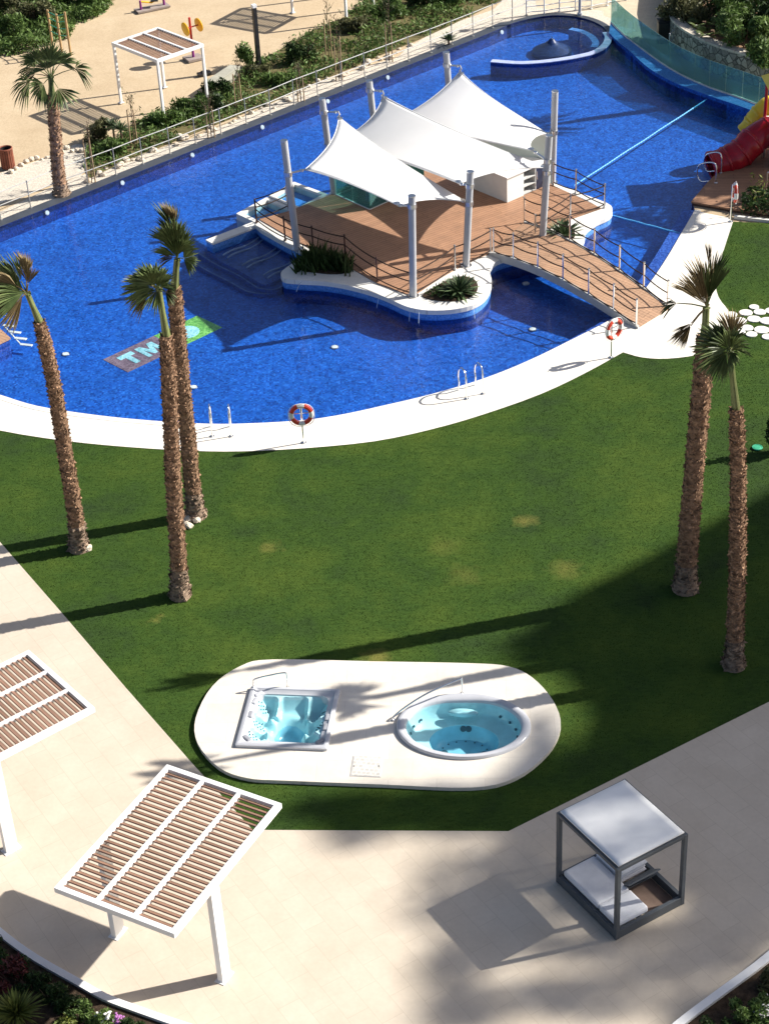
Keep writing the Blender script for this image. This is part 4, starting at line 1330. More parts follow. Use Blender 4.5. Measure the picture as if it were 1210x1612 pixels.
def palm(label, pts, r0, r1, stalk, fronds, group='palms on the lawn', low=0.12, boots=1500, stalk_r=0.10, dry=()):
    base = Vector(pts[0])
    t = thing('palm_tree', label, 'palm tree', tuple(base), 0, group)
    P = resample(smooth(pts, 8), 0.09)
    n = len(P)
    rad = []
    for i in range(n):
        f = i / (n - 1)
        r = r0 + (r1 - r0) * f + 0.09 * math.exp(-f * 26) - 0.03 * max(0, (f - 0.9) / 0.1)
        rad.append(r * (1 + 0.05 * math.sin(i * 1.9) + rnd.uniform(-0.04, 0.04)))
    k0 = max(3, int(n * low))
    tf_ = MB().tube(P[:k0 + 1], rad[:k0 + 1], 16).build('trunk_foot', TRUNKLOW, t, True)
    tk_ = MB().tube(P[k0:], rad[k0:], 16).build('trunk', TRUNKM, t, True)
    for nm, lo, hi, mt, cnt, sz in (('leaf_base_boots', k0, n - 1, TRUNKM, boots, 1.0), ('old_leaf_scars', 0, k0, TRUNKLOW, int(boots * low * 0.7), 1.3)):
        mb = MB()
        for k in range(cnt):
            i = lo + (k / cnt) * (hi - lo)
            i0 = int(i); f = i - i0
            p = P[i0].lerp(P[min(n - 1, i0 + 1)], f)
            tg = (P[min(n - 1, i0 + 1)] - P[max(0, i0 - 1)]).normalized()
            a = k * 2.39996 + rnd.uniform(-0.25, 0.25)
            u = tg.orthogonal().normalized(); v = tg.cross(u)
            o_ = u * math.cos(a) + v * math.sin(a)
            tn = tg.cross(o_)
            rr = rad[i0]
            L = rnd.uniform(0.05, 0.135) * sz; W = rnd.uniform(0.03, 0.075) * sz
            up = rnd.uniform(-0.3, 1.0)
            q0 = p + o_ * (rr * 0.93)
            tip = q0 + (o_ * rnd.uniform(0.3, 0.75) + tg * up + tn * rnd.uniform(-0.3, 0.3)) * L
            o = len(mb.v)
            mb.v += [tuple(q0 - tn * W), tuple(q0 + tn * W), tuple(q0 + o_ * 0.03 + tg * 0.05), tuple(tip)]
            mb.f += [(o, o + 1, o + 3), (o + 1, o + 2, o + 3), (o + 2, o, o + 3)]
        mb.build(nm, mt, tk_ if mt is TRUNKM else tf_)
    # bundle of stalks tied together above the trunk
    top = P[-1]
    hub = Vector(stalk)
    mb = MB()
    for k in range(11):
        a = k * 2.4
        of = Vector((math.cos(a), math.sin(a), 0)) * stalk_r * math.sqrt(k / 11)
        mb.tube([top - (hub - top) * 0.06 + of * 1.25, top.lerp(hub, 0.5) + of * 0.8, hub + of * 0.95], [0.042, 0.032, 0.022], 6)
    mb.build('leaf_stalks', STALKM, t, True)
    for lst, nm, mt in ((fronds, 'frond', FROND), (dry, 'dry_frond', FRONDDRY)):
        for (dx, dy, dz, Lp, r, span, droop, wind) in lst:
            d = Vector((dx, dy, dz)).normalized()
            h2 = hub + d * Lp
            mb = MB()
            mb.tube([hub - d * 0.1, hub + d * Lp * 0.5 + Vector((0, 0, 0.03)), h2], [0.022, 0.017, 0.012], 5)
            sd_ = d.cross(Vector((rnd.uniform(-0.5, 0.5), -1 + rnd.uniform(-0.3, 0.3), rnd.uniform(0.2, 0.7))))
            fan(mb, h2, d, sd_, r, span, droop, wind=wind)
            mb.build(nm, mt, t)
    return t
def palm_px(px, stalk, lean=0.0):
    b = G(*px[0])
    pts = [b] + [RP(u, v, b.y + lean * k) for k, (u, v) in enumerate(px[1:], 1)]
    return pts, RP(*stalk, b.y + lean * len(px))
def rose(n, up, spread, Lp, r, span, droop, wind, bx=0.0, bz=0.0, seed=1):
    q = random.Random(seed)
    out = []
    for k in range(n):
        a = k * 2.39996 + q.uniform(-0.3, 0.3)
        s = spread * math.sqrt((k + 0.5) / n) * q.uniform(0.8, 1.15)
        out.append((math.cos(a) * s + bx, math.sin(a) * s, up * q.uniform(0.75, 1.2) + bz, Lp * q.uniform(0.7, 1.3), r * q.uniform(0.85, 1.15), span * q.uniform(0.85, 1.15), droop * q.uniform(0.7, 1.3), wind * q.uniform(0.6, 1.4)))
    return out
# left palm, crown blown to the left
pts, hub = palm_px([(125, 864), (118, 805), (104, 720), (86, 610), (72, 545), (62, 506)], (43, 462))
palm('leftmost lawn palm, leaning left with its wind-blown browning crown cut by the frame', pts, 0.205, 0.16, hub,
     [(-0.55, -0.55, 0.55, 0.1, 0.9, 2.0, 0.15, 0.2), (-0.75, -0.1, 0.9, 0.45, 0.85, 1.3, 0.05, 0.2), (-0.6, -0.2, 0.75, 0.3, 0.8, 1.5, 0.1, 0.2), (-0.9, -0.25, 0.4, 0.3, 0.85, 1.6, 0.2, 0.2), (-1, -0.2, 0.0, 0.3, 0.8, 1.6, 0.3, 0.2), (-0.3, 0.1, 1, 0.35, 0.75, 1.3, 0.05, 0.2), (-0.7, 0.4, 0.4, 0.3, 0.8, 1.6, 0.2, 0.2), (-0.5, -0.5, 0.3, 0.15, 0.7, 1.8, 0.2, 0.2)],
     dry=[(-0.8, -0.3, -0.5, 0.2, 0.75, 1.5, 0.2, 0.2), (0.12, 0.0, 1.0, 0.5, 0.7, 0.9, 0.05, 0.1), (0.25, -0.1, 0.9, 0.3, 0.6, 1.1, 0.1, 0.1), (-0.5, -0.5, -0.1, 0.15, 0.75, 1.7, 0.3, 0.2), (-0.9, 0.1, 0.7, 0.45, 0.6, 1.2, 0.1, 0.2), (-0.4, -0.3, 0.6, 0.4, 0.7, 1.0, 0.1, 0.3)], boots=1700, stalk_r=0.07)
pts, hub = palm_px([(284, 938), (281, 880), (275, 790), (270, 690), (266, 600), (262, 528)], (250, 455))
palm('front lawn palm of the left pair, its dark fan crown bent left', pts, 0.20, 0.165, hub,
     [(-0.7, -0.35, 0.65, 0.16, 0.76, 2.7, 0.12, 0.08), (-0.1, -0.4, 1.0, 0.16, 0.76, 2.3, 0.05, 0.1), (-0.45, -0.5, 0.8, 0.3, 0.6, 2.4, 0.1, 0.08), (-1.0, -0.2, 0.15, 0.2, 0.6, 2.2, 0.3, 0.1), (0.35, -0.3, 0.75, 0.08, 0.45, 2.2, 0.25, 0), (-0.4, 0.5, 0.8, 0.2, 0.6, 2.2, 0.3, 0.1), (-0.55, -0.7, -0.15, 0.05, 0.5, 2.2, 0.35, 0.1), (0.1, 0.5, 0.8, 0.1, 0.5, 2.0, 0.3, 0.1), (-0.9, 0.3, 0.5, 0.25, 0.55, 2.0, 0.2, 0.1), (0.75, -0.5, -0.15, 0.2, 0.28, 1.8, 0.5, 0)],
     dry=[(-0.85, -0.3, -0.25, 0.25, 0.5, 1.4, 0.5, 0.15), (-0.9, -0.1, 0.45, 0.42, 0.42, 1.3, 0.3, 0.15)], boots=1900, stalk_r=0.07)
pts, hub = palm_px([(309, 812), (303, 765), (296, 690), (287, 600), (280, 520), (275, 452)], (279, 408))
palm('rear lawn palm of the left pair with an upright plume of fronds', pts, 0.215, 0.18, hub,
     [(-0.02, 0, 1, 0.8, 0.8, 1.0, 0.0, 0.12), (0.04, -0.2, 1, 0.62, 0.75, 1.3, 0.0, 0.1), (-0.06, -0.3, 1, 0.38, 0.85, 1.4, 0.0, 0.1), (0.12, -0.3, 1, 0.2, 0.75, 1.6, 0.05, 0.0), (-0.08, -0.25, 1, 0.5, 0.75, 1.5, 0.05, 0.1), (0.1, 0.2, 1, 0.25, 0.8, 1.5, 0.05, 0.05), (-0.12, -0.4, 0.9, 0.12, 0.7, 1.9, 0.08, 0.08), (0.85, -0.45, 0.25, 0.2, 0.5, 2.7, 0.08, 0.0), (0.3, -0.3, 0.8, 0.25, 0.62, 1.7, 0.15, 0.0), (-0.2, 0.3, 0.9, 0.3, 0.7, 1.5, 0.1, 0.1), (0.35, 0.4, 0.7, 0.2, 0.55, 2.0, 0.2, 0.0)],
     dry=[(-0.4, -0.1, 0.25, 0.1, 0.4, 1.5, 0.4, 0.1), (0.02, -0.1, 1.0, 1.0, 0.62, 0.8, 0.0, 0.15)], boots=1700, stalk_r=0.08)
pts, hub = palm_px([(1078, 927), (1082, 860), (1090, 760), (1099, 660), (1106, 580), (1109, 530)], (1111, 484))
palm('thicker lawn palm of the right pair with a ragged upright crown', pts, 0.25, 0.21, hub,
     [(0.12, -0.15, 1.0, 0.25, 0.95, 0.8, 0.0, -0.05), (0.2, 0.1, 1.0, 0.55, 0.85, 0.7, 0.0, -0.05), (-1.0, -0.15, 0.3, 0.75, 0.36, 1.3, 0.6, 0.1), (0.05, 0.3, 1.0, 0.15, 0.9, 1.2, 0.0, 0.1), (0.3, -0.1, 1.0, 0.6, 0.6, 0.8, 0.05, 0)],
     dry=[(-0.28, -0.1, 1.0, 0.08, 1.05, 1.1, 0.0, 0.12), (-0.1, 0.1, 1.0, 0.35, 0.95, 0.9, 0.0, 0.12), (0.0, 0.0, 1.0, 1.1, 0.55, 0.35, 0.0, 0.05), (-0.7, -0.25, -0.75, 0.55, 0.62, 0.9, 0.05, 0.0), (-0.6, -0.2, -0.55, 0.5, 0.4, 1.0, 0.1, 0.2), (-0.35, 0.1, 0.8, 0.2, 0.8, 1.2, 0.1, 0.15)], boots=2000, stalk_r=0.08)
pts, hub = palm_px([(1154, 1048), (1157, 980), (1160, 880), (1161, 780), (1160, 700), (1158, 643)], (1148, 552))
palm('slimmer lawn palm of the right pair, long bare green stalk under a dark tuft', pts, 0.195, 0.15, hub,
     [(-0.5, -0.4, 0.8, 0.12, 0.72, 2.7, 0.15, 0.1), (-0.95, -0.3, 0.3, 0.2, 0.68, 2.4, 0.25, 0.1), (0.25, -0.35, 0.85, 0.08, 0.55, 2.3, 0.25, 0), (-0.7, -0.6, -0.2, 0.12, 0.6, 2.2, 0.3, 0.1), (-0.2, 0.5, 0.9, 0.15, 0.7, 2.3, 0.2, 0.1), (0.2, 0.6, 0.5, 0.1, 0.55, 2.0, 0.3, 0), (-0.8, 0.4, 0.5, 0.2, 0.65, 2.2, 0.2, 0.1), (0.1, -0.6, 0.1, 0.05, 0.5, 2.4, 0.35, 0)],
     dry=[(-0.95, -0.15, -0.28, 0.0, 0.62, 0.8, 0.25, 0.0), (0.05, 0.1, 1.0, 0.35, 0.6, 1.4, 0.0, 0.05)], boots=2000, stalk_r=0.06)
pts, hub = palm_px([(97, 306), (92, 270), (88, 220), (85, 180), (82, 150)], (80, 122))
palm('palm by the far railing with fronds spread out in all directions', pts, 0.25, 0.19, hub,
     [(-0.65, 0.1, 0.95, 0.75, 0.75, 2.4, 0.3, 0), (0.1, 0.2, 1.0, 0.55, 0.85, 2.4, 0.1, 0), (0.65, 0.2, 0.75, 0.65, 0.75, 2.3, 0.4, 0), (1.0, -0.1, 0.35, 1.0, 0.65, 2.2, 0.7, 0), (0.55, -0.75, -0.55, 0.55, 0.8, 2.3, 0.3, 0), (-0.45, -0.8, -0.15, 0.45, 0.85, 2.4, 0.3, 0), (-1, -0.3, 0.0, 0.75, 0.75, 2.3, 0.7, 0), (0.2, -0.9, 0.3, 0.5, 0.8, 2.4, 0.3, 0), (-0.9, 0.3, 0.5, 0.65, 0.7, 2.2, 0.5, 0), (0.3, 0.8, 0.6, 0.6, 0.8, 2.2, 0.4, 0), (-0.3, 0.7, 0.7, 0.6, 0.8, 2.2, 0.4, 0), (-0.1, -0.6, 0.9, 0.5, 0.8, 2.4, 0.2, 0)], group='palms on the lawn', boots=900, dry=[(-0.6, 0.2, 0.1, 0.6, 0.5, 1.6, 0.8, 0)])
# rocks piled at the feet of the palms
def rocks(cpx, n, lb, spread=0.22, z=0.0):
    c = G(*cpx)
    for k in range(n):
        a = rnd.uniform(0, 6.28); d = spread * math.sqrt(rnd.random())
        s = rnd.uniform(0.08, 0.14)
        rock(c.x + math.cos(a) * d, c.y + math.sin(a) * d, s, lb, 'pale rocks at palm feet')
def rock(x, y, s, lb, grp, z=0.0, mat=None):
    bm = bmesh.new()
    bmesh.ops.create_icosphere(bm, subdivisions=2, radius=s)
    for v in bm.verts:
        v.co *= 1 + rnd.uniform(-0.16, 0.16)
        v.co.z = v.co.z * 0.75 + s * 0.45
    me = bpy.data.meshes.new('rock'); bm.to_mesh(me); bm.free()
    me.materials.append(mat or PETROCK)
    o = bpy.data.objects.new('rock', me); COL.objects.link(o)
    o.location = (x, y, z); o.rotation_euler = (0, 0, rnd.uniform(0, 6))
    tag(o, lb, 'rock', grp)
rocks((133, 860), 6, 'small pale rock heaped at the foot of the leftmost lawn palm')
rocks((300, 824), 6, 'small pale rock heaped at the foot of the rear palm of the left pair')
rocks((1077, 930), 4, 'small pale rock at the shaded foot of the thicker right palm')

# plants of the island
def rosette(name, label, c, r, n, mat, h=0.7, cat='agave', group=None, w=0.05):
    t = thing(name, label, cat, tuple(c), 0, group)
    for (cnt, f, el) in ((n, 1.0, 0.3), (n, 0.9, 0.7), (int(n * 0.8), 0.75, 1.2)):
        mb = MB()
        for k in range(cnt):
            a = k * 2.39996 + rnd.uniform(-0.2, 0.2)
            e = el + rnd.uniform(-0.25, 0.25)
            d = Vector((math.cos(a) * math.cos(e), math.sin(a) * math.cos(e), math.sin(e)))
            s_ = Vector((-math.sin(a), math.cos(a), 0))
            L = r * f * rnd.uniform(0.8, 1.15)
            p = [Vector(c) + Vector((0, 0, 0.1 * h)) + d * (L * q) + Vector((0, 0, -0.12 * L * q * q)) for q in (0, 0.4, 0.75, 1)]
            nn = d.cross(s_)
            o = len(mb.v)
            ww = w * r
            mb.v += [tuple(p[0] - s_ * ww * 0.7), tuple(p[0] + s_ * ww * 0.7), tuple(p[1] - s_ * ww), tuple(p[1] - nn * ww * 0.5), tuple(p[1] + s_ * ww), tuple(p[2] - s_ * ww * 0.7), tuple(p[2] + s_ * ww * 0.7), tuple(p[3])]
            mb.f += [(o, o + 3, o + 2), (o, o + 1, o + 3), (o + 1, o + 4, o + 3), (o + 2, o + 3, o + 6, o + 5), (o + 3, o + 4, o + 6), (o + 5, o + 6, o + 7)]
        mb.build('leaf_ring', mat, t)
    return t
AGAVE = leaf_mat('grey_green_sword_leaf', (0.045, 0.075, 0.035), (0.10, 0.14, 0.065), 0.5, 0.5, 0.1)
rosette('yucca', 'spiky dark yucca on the white rim at the right of the island', G(886, 374, IZ), 0.85, 34, AGAVE, 0.9, 'yucca', 'sword-leaved plants on the island')
rosette('yucca', 'spiky green yucca in the round planter at the front of the island', G(722, 462, IZ), 0.8, 28, AGAVE, 0.9, 'yucca', 'sword-leaved plants on the island', 0.07)
c = G(508, 420, IZ)
t = thing('rosemary_bush', 'dark bushy plant filling the pointed planter at the island front', 'bush', tuple(c))
mb = MB()
for k in range(620):
    q = rnd.choice([(480, 423), (500, 408), (515, 420), (532, 418), (495, 422), (540, 425)])
    g_ = G(q[0] + rnd.gauss(0, 9), q[1] + rnd.gauss(0, 4), IZ)
    d = Vector((rnd.gauss(0, 0.35), rnd.gauss(0, 0.35), 1)).normalized()
    L = rnd.uniform(0.3, 0.75)
    s_ = d.orthogonal().normalized() * 0.035
    mb.add([g_ - s_, g_ + s_, g_ + d * L * 0.6 + s_ * 0.8, g_ + d * L, g_ + d * L * 0.6 - s_ * 0.8], [(0, 1, 2, 3, 4)])
mb.build('foliage', LEAF_DARK, t)
mb = MB()
for k in range(9):
    g_ = G(478 + k * 8, 420 + rnd.uniform(-6, 6), IZ)
    mb.cyl(g_, g_ + Vector((0, 0, 0.35)), 0.015, 0.008, 5)
mb.build('stems', BARK, t)
pp = []
for k in range(500):
    pp.append(G(rnd.gauss(705, 20), rnd.gauss(458, 7), IZ + 0.05 + rnd.uniform(0, 0.12)))
t = tag(MB().leaves([p for p in pp if inpoly(np.array([p.x]), np.array([p.y]), g2([(664, 467), (680, 455), (706, 441), (728, 436), (746, 441), (752, 453), (744, 466), (722, 474), (690, 474)], IZ))[0]], 0.045).build('ground_cover', LEAF_DARK), 'low dark creeping plants round the yucca in the round planter', 'ground cover', None, 'stuff')
#@@MORE2
# ---------------------------------------------------------------- hot tub terrace
SPAZ = 0.10
sdk = thing('tub_terrace', 'pill shaped cream stone terrace in the lawn carrying both hot tubs', 'terrace', tuple(G(600, 1140)))
# tub outlines
q0, q1, q2_, q3 = (G(*p, SPAZ) for p in ((513.7, 1182.2), (535.2, 1088.8), (398.8, 1083.8), (369.9, 1175.9)))
sqc = (q0 + q1 + q2_ + q3) / 4
ux = ((q0 - q3) + (q1 - q2_)).normalized(); uy = Vector((-ux.y, ux.x, 0))
SQ = 1.07
def sq(a, b, z=0.0): return sqc + ux * a + uy * b + Vector((0, 0, z))
sq_out = [sq(a * SQ, b * SQ).xy for a, b in ((-1, -1), (1, -1), (1, 1), (-1, 1))]
oa, ob = G(624, 1143, SPAZ + 0.05), G(836, 1147, SPAZ + 0.05)
ofr, obk = G(722, 1197, SPAZ), G(738, 1094, SPAZ)
oc = (oa + ob) / 2
oc = Vector((oc.x, ((ofr + obk) / 2).y, SPAZ))
orx = (ob - oa).length / 2; ory = abs(obk.y - ofr.y) / 2
orot = math.atan2((ob - oa).y, (ob - oa).x) - R_(1)
def el(f, a, z=0.0, ky=1.0):
    x, y = orx * f * math.cos(a), ory * f * ky * math.sin(a)
    return Vector((oc.x + x * math.cos(orot) - y * math.sin(orot), oc.y + x * math.sin(orot) + y * math.cos(orot), SPAZ + z))
NA = 56
def ring(f, z, dent=0.0):
    return [el(f * (1 - dent * math.exp(-((2 * math.pi * k / NA - math.pi * 0.52) / 0.42) ** 2)), 2 * math.pi * k / NA, z) for k in range(NA)]
hole_o = [p.xy for p in ring(0.97, 0)]
TERR = tile_mat('terrace_stone', (0.74, 0.69, 0.61), (0.70, 0.65, 0.565), (0.62, 0.57, 0.5), 1.1, 0.7, 0.06, 0.6, 0.006, 0.08, stain=0.12)
so_ = ccw(spa_out)
MB().sheet(so_, SPAZ, [[Vector(p) for p in sq_out], hole_o]).build('paving', TERR, sdk)
MB().ribbon(closed(so_), closed(so_), -0.02, SPAZ).build('edge', TERR, sdk)
ACRYL = M('grey_white_acrylic', (0.50, 0.51, 0.54), 0.18, 0.5, var=0.05)
ACRYLIN = M('pale_blue_acrylic', (0.40, 0.66, 0.71), 0.22, 0.5, var=0.10, scale=2.5)
ACRYLDEEP = M('aqua_acrylic', (0.22, 0.52, 0.66), 0.22, 0.5, var=0.10, scale=2.5)
JET = M('dark_jet', (0.04, 0.10, 0.13), 0.3, 0.5)
SPAW = water_mat('tub_water', (0.90, 0.99, 1.0), 7.0, 0.18, 0.06, 0.03, 6.0)
PILLOW = M('grey_tub_pillow', (0.30, 0.31, 0.34), 0.5, 0.3)
def rsq(h, z, r=0.18, n=6):
    out = []
    for cx, cy, a0 in ((h - r, -(h - r), -90), (h - r, h - r, 0), (-(h - r), h - r, 90), (-(h - r), -(h - r), 180)):
        for k in range(n + 1):
            a = R_(a0 + 90 * k / n)
            out.append(sq(cx + r * math.cos(a), cy + r * math.sin(a), z))
    return out
def loft(mb, loops, cap=False):
    n = len(loops[0]); o = len(mb.v)
    for L in loops: mb.v += [tuple(p) for p in L]
    for i in range(len(loops) - 1):
        for k in range(n):
            k2 = (k + 1) % n
            mb.f.append((o + i * n + k, o + i * n + k2, o + (i + 1) * n + k2, o + (i + 1) * n + k))
    if cap: mb.f.append(tuple(o + (len(loops) - 1) * n + k for k in range(n)))
    return mb
tub = thing('hot_tub', 'square sunken hot tub with moulded seats and grey headrests', 'hot tub', tuple(sqc))
loft(MB(), [rsq(SQ + 0.02, -0.02, 0.04), rsq(SQ + 0.02, 0.07, 0.04), rsq(SQ - 0.01, 0.09, 0.05), rsq(SQ - 0.08, 0.09, 0.08), rsq(SQ - 0.10, 0.06, 0.1), rsq(SQ - 0.21, 0.03, 0.22), rsq(SQ - 0.23, -0.12, 0.3)]).build('rim', ACRYL, tub, True)
# basin as a height field: seats round the sides, footwell in the middle
def tubh(x, y):
    r = math.hypot(x / 0.36, (y + 0.12) / 0.46)
    deep = -0.70
    seat = -0.34 + 0.05 * math.cos(3 * math.atan2(y + 0.1, x + 1e-6) + 0.6)
    e = max(abs(x), abs(y)) / (SQ - 0.22)
    z = seat + (0.36 * max(0, (e - 0.62) / 0.38) ** 1.6)
    z += 0.09 * math.exp(-((abs(abs(x) - 0.45)) / 0.05) ** 2) * (1 if y < 0.35 else 0) * (1 if abs(y + 0.1) > 0.2 else 0)
    z += 0.16 * math.exp(-((y - 0.12) / 0.07) ** 2) * (abs(x) > 0.36) + 0.16 * math.exp(-((y + 0.42) / 0.07) ** 2) * (abs(x) > 0.36)
    z += 0.14 * math.exp(-((abs(x) - 0.36) / 0.06) ** 2) * (y > 0.3)
    f = 1 / (1 + math.exp((r - 1) * 9))
    return z * (1 - f) + deep * f
n = 120; hs = SQ - 0.20
vs, fs, f2 = [], [], []
for i in range(n + 1):
    for j in range(n + 1):
        x, y = -hs + 2 * hs * i / n, -hs + 2 * hs * j / n
        vs.append(sq(x, y, min(tubh(x, y), 0.0)))
for i in range(n):
    for j in range(n):
        a = i * (n + 1) + j
        x, y = -hs + 2 * hs * (i + .5) / n, -hs + 2 * hs * (j + .5) / n
        (f2 if math.hypot(x / 0.36, (y + 0.12) / 0.46) < 1.0 else fs).append((a, a + n + 1, a + n + 2, a + 1))
MB().add(vs, fs).build('seat_shell', ACRYLIN, tub, True)
MB().add(vs, f2).build('footwell', ACRYLDEEP, tub, True)
loft(MB(), [rsq(SQ - 0.215, -0.07, 0.26)], True).build('tub_water', SPAW, tub)
for a, b, yw in ((-0.86, 0.82, 0.8), (-0.93, 0.05, 0), (-0.86, -0.80, -0.8), (0.88, -0.80, 0.8), (0.93, 0.05, 0), (0.93, -0.30, 0), (-0.90, 0.55, 0.3)):
    MB().box(sq(a, b, 0.03), (0.12, 0.24, 0.10), Matrix.Rotation(math.atan2(ux.y, ux.x) - yw, 3, 'Z')).build('headrest', PILLOW if yw <= 0 or a > 0 else ACRYL, tub, bevel=0.03)
jets = []
for (cx, cy, rows, cols, ax) in ((-0.62, 0.50, 3, 4, 0.9), (-0.72, -0.08, 4, 3, 0.4), (-0.72, -0.62, 3, 3, 0.3), (0.64, 0.45, 3, 4, -0.9), (0.74, -0.15, 3, 3, -0.3)):
    for r in range(rows):
        for c_ in range(cols):
            x = cx + (r * math.cos(ax) - c_ * math.sin(ax)) * 0.07 - 0.08
            y = cy + (r * math.sin(ax) + c_ * math.cos(ax)) * 0.07 - 0.08
            jets.append((x, y, 0.019))
jets += [(0.0, -0.12, 0.06), (-0.02, -0.44, 0.06)]
for x, y, r in jets:
    p = sq(x, y, tubh(x, y) + 0.004)
    MB().cyl(p, p + Vector((0, 0, 0.014)), r, r, 10).build('jet', JET, tub)
# oval tub
tub2 = thing('hot_tub', 'oval sunken hot tub with a wide grey rim and blue water', 'hot tub', tuple(oc))
loft(MB(), [ring(1.0, -0.02), ring(1.0, 0.06), ring(0.985, 0.085), ring(0.93, 0.085, 0.03), ring(0.875, 0.06, 0.06), ring(0.86, 0.03, 0.08), ring(0.85, -0.1, 0.09)]).build('rim', ACRYL, tub2, True)
loft(MB(), [ring(0.855, -0.02, 0.085), ring(0.82, -0.25, 0.10), ring(0.76, -0.38, 0.12), ring(0.54, -0.44, 0.04), ring(0.52, -0.46, 0.0)]).build('seat_shell', ACRYLIN, tub2, True)
loft(MB(), [ring(0.52, -0.46), ring(0.48, -0.72), ring(0.42, -0.82), ring(0.2, -0.83), ring(0.02, -0.83)], True).build('footwell', ACRYLDEEP, tub2, True)
loft(MB(), [ring(0.852, -0.06, 0.088)], True).build('tub_water', SPAW, tub2)
pl = el(0.62, math.pi * 0.52, -0.16)
MB().lathe([(0.34, -0.06), (0.36, 0.0), (0.30, 0.04), (0, 0.06)], tuple(pl), 24, 1.0, 0.32, orot).build('backrest', ACRYLIN, tub2, True)
for k in range(22):
    a = 2 * math.pi * k / 22
    if 1.0 < a < 2.3: continue
    p = el(0.80, a, -0.25)
    MB().cyl(p - (p - oc) * 0.0, p + Vector((oc.x - p.x, oc.y - p.y, 0.35)).normalized() * 0.03, 0.033, 0.033, 10).build('jet', JET, tub2)
for k in range(16):
    p = el(0.36, 2 * math.pi * k / 16, -0.815)
    MB().cyl(p, p + Vector((0, 0, 0.012)), 0.02, 0.02, 8).build('jet', JET, tub2)
for f, a in ((0.3, math.pi), (0.3, 0.0)):
    p = el(f, a, -0.82)
    MB().lathe([(0.09, 0), (0.08, 0.02), (0, 0.03)], tuple(p), 16).build('drain', JET, tub2)
for da in (-0.08, 0.08):
    p = el(0.50, math.pi * 0.5 + da, -0.55)
    MB().cyl(p, p + Vector((0, -0.03, 0.02)), 0.075, 0.075, 14).build('drain', JET, tub2)
# steel rails of the tubs
def tub_rail(lb, pts):
    P = smooth(pts, 5)
    t = thing('tub_rail', lb, 'handrail', tuple(P[0]), 0, 'steel rails of the hot tubs')
    MB().tube(P, 0.02, 8).build('tube', CHROME, t, True)
    for p in (P[0], P[-1]):
        MB().cyl((p.x, p.y, SPAZ), (p.x, p.y, SPAZ + 0.02), 0.05, 0.05, 12).build('base_flange', STEEL, t)
a, b = G(400, 1086, SPAZ), G(453, 1083, SPAZ)
tub_rail('low steel handrail behind the square hot tub', [a, a + Vector((0, 0, 0.22)), a.lerp(b, 0.06) + Vector((0, 0, 0.33)), a.lerp(b, 0.5) + Vector((0, 0, 0.42)), a.lerp(b, 0.93) + Vector((0, 0, 0.47)), b + Vector((0, 0, 0.40)), b])
a, b = G(619, 1134, SPAZ), G(727, 1092, SPAZ)
tub_rail('curved steel handrail beside the oval hot tub', [a, a + Vector((0, 0, 0.10)), a.lerp(b, 0.18) + Vector((0, 0, 0.26)), a.lerp(b, 0.5) + Vector((0, 0.0, 0.42)), a.lerp(b, 0.95) + Vector((0, 0, 0.47)), b + Vector((0, 0, 0.43)), b])
ht = thing('access_hatch', 'square grey paved hatch cover flush in the tub terrace', 'hatch', tuple(G(577, 1206, SPAZ)))
hp_ = g2([(551, 1222), (556, 1190), (602, 1191), (599, 1224)], SPAZ)
MB().prism(hp_, SPAZ + 0.001, SPAZ + 0.009).build('frame', M('pale_grey_frame', (0.58, 0.57, 0.55), 0.5), ht)
MB().prism(inset(ccw(hp_), 0.03), SPAZ + 0.0092, SPAZ + 0.015).build('cover', tile_mat('speckled_paver', (0.64, 0.62, 0.58), (0.50, 0.49, 0.46), (0.68, 0.66, 0.62), 0.11, 0.11, 0.2, 0.7, 0.02, 0.3), ht)
for u in (557, 596):
    MB().cyl(G(u, 1206, SPAZ + 0.0145), G(u, 1206, SPAZ + 0.0145) + Vector((0, 0, 0.006)), 0.018, 0.018, 8).build('lifting_eye', BLACK, ht)

